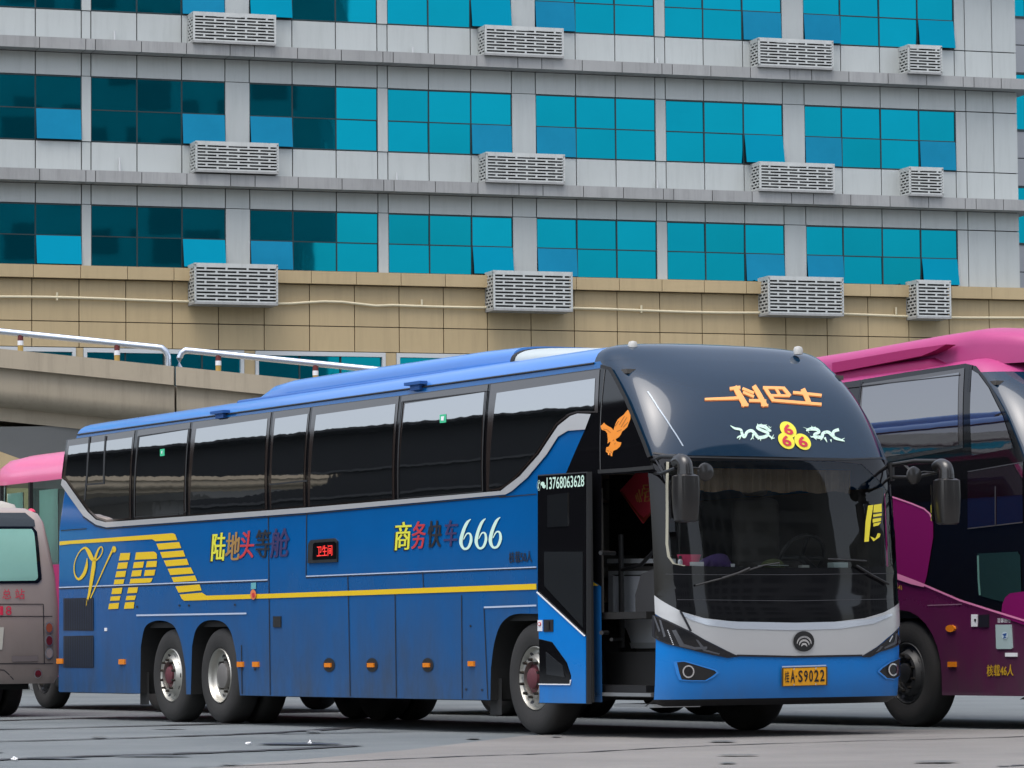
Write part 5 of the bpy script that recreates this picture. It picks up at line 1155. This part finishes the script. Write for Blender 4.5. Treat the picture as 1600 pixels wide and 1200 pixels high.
for y in range(9): b.box(TR_ + 0.2, TR_ + 0.3, -0.1 + 1.5 * y, -0.1 + 1.5 * (y + 1) - 0.02, 0, 10.15)
po = b.build('beige_cladding', BEIGE, ob)
MB().box(TL, TR_ + 0.25, -0.118, 0.05, 0, 10.2).build('lower_backing', JOINT, po)
for a, e in wins:
    f = MB(); f.box(a, e, -0.25, -0.12, 8.30, 8.41).box(a, a + 0.09, -0.25, -0.12, 6.3, 8.30).box(e - 0.09, e, -0.25, -0.12, 6.3, 8.30)
    fo = f.build('lower_window', WFRAME, ob)
    n = max(2, round((e - a) / 1.2)); q = MB(); mu = MB()
    for j in range(n):
        x0 = a + 0.09 + (e - a - 0.18) * j / n; x1 = a + 0.09 + (e - a - 0.18) * (j + 1) / n; q.add([(x0, -0.13 + rw_.uniform(-.004, .004), 6.3), (x1, -0.13, 6.3), (x1, -0.13, 8.3), (x0, -0.13 + rw_.uniform(-.004, .004), 8.3)], [(0, 1, 2, 3)])
        if j: mu.box(x0 - 0.02, x0 + 0.02, -0.17, -0.12, 6.3, 8.3)
    q.build('panes', CYAN, fo); mu.build('mullions', FRAMEM, fo)
CREAM = mat('cream_pipe', (0.62, 0.55, 0.38), 0.45, var=0.08)
pts = []
for i in range(120):
    t = TL + (TR_ + 0.3 - TL) * i / 119; pts.append((t, -0.29, 9.66 + 0.02 * math.sin(t * 0.9) + (0.04 * math.sin(t * 2.2) if -6.8 < t < -3.5 else 0)))
pb_ = MB().tube(pts, 0.035, 8)
pb_.tube([(TR_ + 0.3, -0.29, 9.66), (TR_ + 0.36, -0.29, 9.6), (TR_ + 0.36, -0.29, 8.0)], 0.05, 8)
pb_.build('cream_pipe', CREAM, ob)
for px, y0, y1 in ((89, 457, 468), (659, 468, 479), (1002, 477, 487), (1400, 480, 496)):
    t, z = fp(px, y0, -0.29); MB().tube([(t, -0.29, z - 0.2), (t, -0.29, z)], 0.03, 8).build('vent_pipe', CREAM, ob)
for px, y0, y1 in ((179, 48, 62), (187, 246, 266), (645, 73, 88), (620, 270, 285), (1027, 90, 104), (1027, 280, 297)):
    t, z1 = fp(px, y0, -0.1); _, z0 = fp(px, y1, -0.1); MB().tube([(t, -0.1, z0 - 0.05), (t, -0.1, z1)], 0.028, 8).build('vent_pipe', WFRAME, ob)

# recessed wing beyond the right end
wg = thing('building_wing', 'narrow grey wing with stacked cyan windows past the right end of the office building', 'building', BO + BT * 15.0 + BN * 6.0, BA)
b = MB(); q = MB()
b.box(-2, 26, 0.05, 8, 0, 27); b.cur = 1
for k in range(8):
    z0 = 2.3 + 3.38 * k
    for j in range(-1, 16):
        b.box(j * 1.6 + 0.015, j * 1.6 + 1.585, 0.0, 0.06, z0 + 1.75, z0 + 2.55); b.box(j * 1.6 + 0.015, j * 1.6 + 1.585, 0.0, 0.06, z0 + 2.58, z0 + 3.36)
b.build('wall', [JOINT, mat('wing_grey_panel', (0.30, 0.315, 0.34), 0.45, var=0.06)], wg)
for k in range(8):
    z0 = 2.3 + 3.38 * k; f = MB()
    f.box(-1.6, 25, 0.03, 0.045, z0 + 0.0, z0 + 1.73); f.box(-1.6, 25, -0.02, 0.03, z0 - 0.015, z0 + 0.05); f.box(-1.6, 25, -0.02, 0.03, z0 + 1.68, z0 + 1.735)
    for j in range(-1, 16): f.box(j * 1.6 - 0.03, j * 1.6 + 0.03, -0.01, 0.03, z0 + 0.05, z0 + 1.68)
    fo = f.build('window', FRAMEM, wg); q = MB()
    for j in range(-1, 15): q.add([(j * 1.6 + 0.03, 0.02, z0 + 0.05), (j * 1.6 + 1.57, 0.02, z0 + 0.05), (j * 1.6 + 1.57, 0.02, z0 + 1.68), (j * 1.6 + 0.03, 0.02, z0 + 1.68)], [(0, 1, 2, 3)])
    q.build('panes', CYAN, fo)

# ------------------------------------------------------------------ slotted metal cages on the facade
CAGE = mat('cage_light_grey', (0.52, 0.54, 0.53), 0.4, metal=0.15, streak=0.35, var=0.10, vscale=4)
def grille(b, n, ln, face, h, hb, rowsn, slot=0.5):
    """slotted sheet as real bars: full-length strips with staggered webs between; face(s, z0, z1) adds a bar"""
    pitch = (h - 0.08) / rowsn; gap = pitch * 0.56
    face(0, ln, 0, 0.04); face(0, ln, h - 0.04, h); face(0, 0.05, 0.0, h); face(ln - 0.05, ln, 0.0, h)
    for r in range(rowsn):
        z = 0.04 + pitch * r; face(0.02, ln - 0.02, z + gap, z + pitch)
        s = slot * (0.42 if r % 2 else 1.0) + 0.05
        while s < ln - 0.05: face(s, s + 0.055, z - 0.002, z + gap + 0.002); s += slot + 0.055
def make_cage(ln, h, dp_, rowsn):
    r = bpy.data.objects.new('air_conditioner_cage', None); r.empty_display_size = 0.3; col.objects.link(r)
    b = MB(); grille(b, 0, ln, lambda a, e, z0, z1: b.box(a, e, -dp_, -dp_ + 0.012, z0, z1), h, 0, rowsn)
    b.build('front_grille', CAGE, r)
    for x in (0, ln):
        b2 = MB(); xx = x if x == 0 else x - 0.012
        grille(b2, 0, dp_ - 0.02, lambda a, e, z0, z1: b2.box(xx, xx + 0.012, -dp_ + 0.013 + a, -dp_ + 0.013 + e, z0, z1), h, 0, rowsn, 0.2)
        b2.build('side_grille', CAGE, r)
    MB().box(0.0, ln, -dp_, 0.0, -0.05, -0.002).build('base_tray', LEDGE, r)
    b = MB(); b.box(0, ln, -dp_, -dp_ + 0.05, h, h + 0.03).box(0, 0.05, -dp_ + 0.05, 0, h, h + 0.03).box(ln - 0.05, ln, -dp_ + 0.05, 0, h, h + 0.03); b.box(ln * 0.35, ln * 0.65, -0.05, 0, h - 0.02, h + 0.06)
    b.build('top_rail', CAGE, r)
    b = MB().box(0.06, ln - 0.06, -dp_ + 0.10, -0.02, 0.02, h - 0.07); b.build('cage_dark_fill', mat('cage_shade_dark', (0.02, 0.022, 0.022), 0.7), r); return r  # near-black box fills the cage; the interior's shade is put into its colour
    n = 2 if ln > 1.8 else 1
    for i in range(n):
        x0 = 0.12 + i * (ln - 0.1) / n; b.rbox(x0 + 0.08, x0 + (ln - 0.3) / n - 0.06, -dp_ + 0.18, -0.12, 0.03, min(0.72, h - 0.06), 0.02)
        b.lathe([(0.0, -0.01), (0.2, -0.012), (0.24, 0.0)], (x0 + 0.35, -dp_ + 0.175, 0.33), 'y', 24)
    return r
cages = {}
specs = [('bottom', 302, 420, 427, 477, 10, 'first'), ('bottom', 762, 430, 888, 487, 10, 'second'), ('bottom', 1188, 440, 1312, 494, 10, 'third'), ('bottom', 1415, 445, 1480, 498, 10, 'fourth'),
         ('middle', 297, 225, 428, 272, 8, 'first'), ('middle', 752, 242, 876, 289, 8, 'second'), ('middle', 1178, 258, 1298, 303, 8, 'third'), ('middle', 1404, 265, 1468, 308, 8, 'fourth'),
         ('top', 292, 20, 424, 71, 8, 'first'), ('top', 750, 45, 874, 94, 8, 'second'), ('top', 1174, 68, 1296, 113, 8, 'third'), ('top', 1401, 77, 1466, 120, 8, 'fourth')]
where = {'bottom': 'on the beige wall', 'middle': 'on the lower grey ledge', 'top': 'on the upper grey ledge'}
for row, x0, y0, x1, y1_, rn, nth in specs:
    D = 0.74 if row == 'bottom' else 0.66
    off = -0.2 if row == 'bottom' else 0.0
    xm = (x0 + x1) / 2
    ta, zt = fp(x1 - (125 if x1 - x0 > 90 else 60), y0 + 3, off - D); tb_, zb = fp(x1, y1_, off - D); 
    ln = 2.2 if x1 - x0 > 90 else 1.02; hh = 0.97 if row == 'bottom' else 0.72
    key = (ln, row == 'bottom')
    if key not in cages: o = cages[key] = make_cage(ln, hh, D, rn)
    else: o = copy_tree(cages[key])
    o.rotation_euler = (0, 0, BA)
    p = BO + BT * (tb_ - ln + 0.13) + BN * off; zz = zb + 0.05
    if row == 'middle': zz = max(zz, 12.92 + 0.055)
    if row == 'top': zz = max(zz, 16.29 + 0.055)
    o.location = (p.x, p.y, zz); o['category'] = 'metal cage'; o['group'] = 'slotted cages along the office facade'
    o['label'] = ('narrow' if nth == 'fourth' else 'wide') + ' slotted grey metal cage ' + where[row] + ', ' + {'first': 'leftmost', 'second': 'second from left', 'third': 'third from left', 'fourth': 'rightmost'}[nth]

# ------------------------------------------------------------------ elevated ramp at the left
CONC = mat('ramp_concrete', (0.34, 0.29, 0.215), 0.75, streak=0.45, var=0.12, vscale=0.8, bump=0.1, bscale=3)
CONC2 = mat('ramp_soffit_concrete', (0.22, 0.22, 0.215), 0.8, var=0.12, vscale=0.6)
RY = 72.0
def rz(x): return 6.57 - 0.111 * (x + 9.84) if x > -24 else 8.14
ramp = thing('ramp', 'beige concrete ramp sloping down behind the buses at the left', 'ramp', (0, RY, 0))
def extrude(name, prof, xs, mt, parent, smooth=False):
    n = len(prof); vs = []; fs = []
    for x in xs:
        for y, z in prof: vs.append((x, y, rz(x) + z))
    for i in range(len(xs) - 1):
        for k in range(n): k2 = (k + 1) % n; fs.append((i * n + k, i * n + k2, (i + 1) * n + k2, (i + 1) * n + k))
    fs += [tuple(range(n)), tuple((len(xs) - 1) * n + k for k in range(n))]
    return MB().add(vs, fs, smooth).build(name, mt, parent, 40)
rib = [(0.16, -0.35), (0.14, -0.6), (0.14, -0.78), (0.17, -0.90), (0.26, -1.0), (0.42, -1.07), (0.65, -1.10), (0.65, -1.36), (7.4, -1.36), (7.4, -0.35)]
XS1 = [-50, -24] + [-24 + (24 - 6.50) * i / 8 for i in range(1, 9)]; XS2 = [-6.46, -3.5, 4, 12]
for xs in (XS1, XS2):
    extrude('parapet', [(0.0, 0.0), (0.0, -0.36), (0.22, -0.36), (0.22, 0.0)], xs, CONC, ramp)
    extrude('parapet', [(7.4, 0.0), (7.4, -0.36), (7.62, -0.36), (7.62, 0.0)], xs, CONC, ramp)
    extrude('deck_girder', rib, xs, CONC, ramp, True)
for xc in (-9.0, -20.0, -34.0, -47.0):
    z = rz(xc) - 1.37; b = MB(); b.box(xc - 0.6, xc + 0.6, 2.6, 5.0, 0, z - 0.6); b.add([(xc - 0.6, 1.0, z - 0.6), (xc + 0.6, 1.0, z - 0.6), (xc + 0.6, 6.6, z - 0.6), (xc - 0.6, 6.6, z - 0.6), (xc - 2.2, 0.7, z), (xc + 2.2, 0.7, z), (xc + 2.2, 6.9, z), (xc - 2.2, 6.9, z)], [(0, 1, 2, 3), (7, 6, 5, 4), (0, 4, 5, 1), (1, 5, 6, 2), (2, 6, 7, 3), (3, 7, 4, 0)]); b.build('pier', CONC2, ramp)
RAIL = mat('rail_tube_steel', (0.55, 0.6, 0.68), 0.22, metal=0.85)
CREAMP = mat('post_cream', (0.6, 0.55, 0.42), 0.5); POSTR = mat('post_red', (0.13, 0.02, 0.02), 0.5); POSTY = mat('post_yellow', (0.40, 0.26, 0.06), 0.5)
def railing(x0, x1, posts, label, left_round, right_round):
    t = thing('handrail', label, 'handrail', (x0, RY + 0.11, rz(x0)), 0, 'steel handrails along the ramp')
    H = 0.34; pts = []
    g = lambda x, h: (x - x0, 0, rz(x) - rz(x0) + h)
    n = 12
    if left_round: pts += [g(x0, 0.0), g(x0, H - 0.16), g(x0 + 0.04, H - 0.06), g(x0 + 0.12, H)]
    else: pts += [g(x0, H)]
    pts += [g(x0 + 0.2 + (x1 - x0 - 0.4) * i / n, H) for i in range(n + 1)]
    if right_round: pts += [g(x1 - 0.12, H), g(x1 - 0.04, H - 0.06), g(x1, H - 0.16), g(x1, 0.0)]
    else: pts += [g(x1, H)]
    MB().tube(pts, 0.062, 12).build('rail_tube', RAIL, t)
    for x in posts:
        p = g(x, 0); e = MB().tube([(p[0], 0, p[2]), (p[0], 0, p[2] + 0.11)], 0.055, 10).build('post', POSTY, t)
        MB().tube([(p[0], 0, p[2] + 0.111), (p[0], 0, p[2] + 0.2)], 0.058, 10).build('white_band', WHITE, e)
        MB().tube([(p[0], 0, p[2] + 0.201), (p[0], 0, p[2] + H - 0.03)], 0.055, 10).build('red_band', POSTR, e)
railing(-30, -6.62, [-26, -24.1, -22.2, -20.3, -18.5, -16.6, -14.8, -12.9, -11.2, -9.46, -7.60], 'long steel handrail on the ramp ending in a bent-down tube at the joint', False, True)
railing(-6.40, 3.0, [-5.65, -3.78, -1.9, 0.0], 'steel handrail starting at the ramp joint and running down behind the blue coach', True, False)

# ------------------------------------------------------------------ ground
def ground_mat(name, c1, c2, scale, rough):
    mm = bpy.data.materials.new(name); mm.use_nodes = True; t = mm.node_tree; b = t.nodes['Principled BSDF']; b.inputs['Roughness'].default_value = rough
    tc = t.nodes.new('ShaderNodeTexCoord'); n = t.nodes.new('ShaderNodeTexNoise'); n.inputs['Scale'].default_value = scale; n.inputs['Detail'].default_value = 12; n.inputs['Roughness'].default_value = 0.7
    n2 = t.nodes.new('ShaderNodeTexNoise'); n2.inputs['Scale'].default_value = 90; n2.inputs['Detail'].default_value = 4
    t.links.new(tc.outputs['Object'], n.inputs['Vector']); t.links.new(tc.outputs['Object'], n2.inputs['Vector'])
    r = t.nodes.new('ShaderNodeMapRange'); r.inputs[1].default_value = 0.3; r.inputs[2].default_value = 0.7; t.links.new(n.outputs['Fac'], r.inputs[0])
    mx = t.nodes.new('ShaderNodeMixRGB'); mx.inputs[1].default_value = (*c1, 1); mx.inputs[2].default_value = (*c2, 1); t.links.new(r.outputs[0], mx.inputs[0])
    m2 = t.nodes.new('ShaderNodeMixRGB'); m2.blend_type = 'MULTIPLY'; m2.inputs[0].default_value = 0.5; t.links.new(mx.outputs[0], m2.inputs[1]); t.links.new(n2.outputs['Color'], m2.inputs[2])
    t.links.new(m2.outputs[0], b.inputs['Base Color'])
    bp = t.nodes.new('ShaderNodeBump'); bp.inputs['Strength'].default_value = 0.35; bp.inputs['Distance'].default_value = 0.01; t.links.new(n2.outputs['Fac'], bp.inputs['Height']); t.links.new(bp.outputs[0], b.inputs['Normal'])
    return mm
ASPH = ground_mat('asphalt', (0.10, 0.12, 0.13), (0.19, 0.21, 0.22), 0.35, 0.8)
SLAB = ground_mat('concrete_slab', (0.17, 0.162, 0.156), (0.26, 0.248, 0.236), 0.5, 0.8)
TAR = mat('tar_joint', (0.02, 0.02, 0.022), 0.6)
def gp(px, py):
    d = ray(px, py); k = -CAM_O.z / d.z; return (CAM_O.x + d.x * k, CAM_O.y + d.y * k)
b = MB(); b.add([(-700, -700, 0), (700, -700, 0), (700, 900, 0), (-700, 900, 0)], [(0, 1, 2, 3)]); struct(b.build('ground', ASPH))
sl_ = [gp(*p) for p in [(300, 1203), (640, 1172), (820, 1150), (1010, 1145), (1300, 1141), (1605, 1140)]] + [(60, 38.5), (60, 5), (-2, 5)]
bm = patch_mesh([sl_], lambda x, y: (x, y, 0.004)); struct(bm_obj('pavement', bm, SLAB, None, Vector((0, 0, 1)), False))
def wobble(l, wd, seed, k=8):
    rr = random.Random(seed); s = spline(l, k); o = []
    for x, y in s: o.append((x, y + rr.uniform(-.05, .05)))
    return ribbon(o, [wd * rr.uniform(0.5, 1.4) for _ in o])
js = []
for i, (l, wd) in enumerate((([(-20, 1189), (130, 1183), (300, 1178), (420, 1173), (560, 1166)], 0.25), ([(-20, 1160), (200, 1154), (420, 1146), (560, 1137)], 0.22), ([(-20, 1141), (300, 1133), (500, 1127)], 0.3),
                             ([(300, 1201), (520, 1192), (700, 1184), (900, 1177), (1150, 1165), (1605, 1152)], 0.07), ([(1560, 1199), (1605, 1197)], 0.1), ([(-20, 1127), (200, 1121)], 0.35), ([(430, 1148), (700, 1143), (1000, 1141)], 0.12))):
    js += wobble([gp(*p) for p in l], wd, i)
bm = patch_mesh(js, lambda x, y: (x, y, 0.008)); struct(bm_obj('pavement_joint', bm, TAR, None, Vector((0, 0, 1)), False))
wet = []
for cx, cy, rx, ry, s_ in ((470, 1164, 70, 1.6, 3), (240, 1183, 60, 1.0, 5), (90, 1187, 50, 1.0, 6)):
    rr = random.Random(s_); wet.append([gp(cx + rx * math.cos(2 * PI * i / 22) * rr.uniform(.75, 1.1), cy + ry * math.sin(2 * PI * i / 22) * rr.uniform(.7, 1.1)) for i in range(22)])
bm = patch_mesh(wet, lambda x, y: (x, y, 0.012)); struct(bm_obj('road_patch', bm, mat('damp_asphalt', (0.03, 0.033, 0.037), 0.35), None, Vector((0, 0, 1)), False))
rr = random.Random(9); oil = []
for i in range(14):
    cx, cy = rr.uniform(-20, 1620), rr.uniform(1130, 1198); rx, ry = rr.uniform(8, 45), rr.uniform(0.5, 1.6); oil.append([gp(cx + rx * math.cos(2 * PI * k / 16) * rr.uniform(.6, 1.1), cy + ry * math.sin(2 * PI * k / 16) * rr.uniform(.6, 1.1)) for k in range(16)])
for i, q in enumerate(oil):
    bm = patch_mesh([q], lambda x, y: (x, y, 0.013 + 0.0006 * i)); struct(bm_obj('road_patch', bm, mat('oil_stain', (0.095, 0.10, 0.10), 0.6, var=0.4, vscale=5), None, Vector((0, 0, 1)), False))
for i, (px, py, lab) in enumerate(((22, 1189.5, 'crumpled white litter scrap on the asphalt at the lower left'), (388, 1165, 'white litter scrap on the asphalt below the rear wheels'), (484, 1164, 'tiny pale litter scrap on the damp asphalt patch'))):
    x, y = gp(px, py); t = thing('litter', lab, 'litter', (x, y, 0.012), 0.4 * i); lump('paper_scrap', WHITE, t, 0.022 - 0.006 * (i == 2), 0.02, 0.02, 20 + i, 0.4)

# ------------------------------------------------------------------ unseen blocks and hall added for the glass to mirror
TOWM = mat('tower_wall', (0.30, 0.31, 0.30), 0.7, var=0.35, vscale=0.15); TOWW = mat('tower_window', (0.13, 0.14, 0.14), 0.3)
def tower(name, label, x, y, rz_, wx, wy, h, fl=3.2):
    t = thing(name, label, 'building', (x, y, 0), rz_); MB().box(-wx / 2, wx / 2, -wy / 2, wy / 2, 0, h).build('wall', TOWM, t); b = MB(); n = int(h / fl)
    for k in range(n):
        for j in range(int(wx / 3)):
            x0 = -wx / 2 + 0.6 + 3 * j
            for yy in (-wy / 2 - 0.05, wy / 2 - 0.05): b.box(x0, x0 + 1.9, yy, yy + 0.1, 0.9 + fl * k, 0.9 + fl * k + 1.6)
        for j in range(int(wy / 3)):
            y0 = -wy / 2 + 0.6 + 3 * j
            for xx in (-wx / 2 - 0.05, wx / 2 - 0.05): b.box(xx, xx + 0.1, y0, y0 + 1.9, 0.9 + fl * k, 0.9 + fl * k + 1.6)
    b.build('windows', TOWW, t); return t

tower('unseen_block', 'unseen dark tower block added for the reflection in the left cyan windows', 47.3, -0.5, math.atan2(14, 18.2), 23, 14, 42)
tower('unseen_block', 'unseen low block added for the reflection in the right part of the windscreen', 66, 28, math.atan2(14, 18.2), 30, 14, 13)
tower('unseen_block', 'unseen tall block behind the camera added to reflect in the left part of the windscreen', 18, -20, math.atan2(14, 18.2), 26, 14, 36)
HALLM = mat('hall_dark_cladding', (0.012, 0.012, 0.013), 0.8, var=0.3, vscale=0.3)
hall = thing('unseen_hall', 'long unseen dark hall added for the reflection in the blue coach side windows', 'building', (-75.2, 81.7, 0), math.atan2(0.957, -0.29))
MB().box(-42, 42, -8, 8, 0, 16.2).build('wall', HALLM, hall)
b = MB()
for k in range(3): b.box(-42.3, 42.3, -8.4, -8.0, 3.6 * k + 3.2, 3.6 * k + 3.5)
b.build('canopy_band', mat('hall_band', (0.06, 0.06, 0.06), 0.8), hall)
MB().box(-43, 43, -10, 9, 16.2, 16.6).build('roof', HALLM, hall)
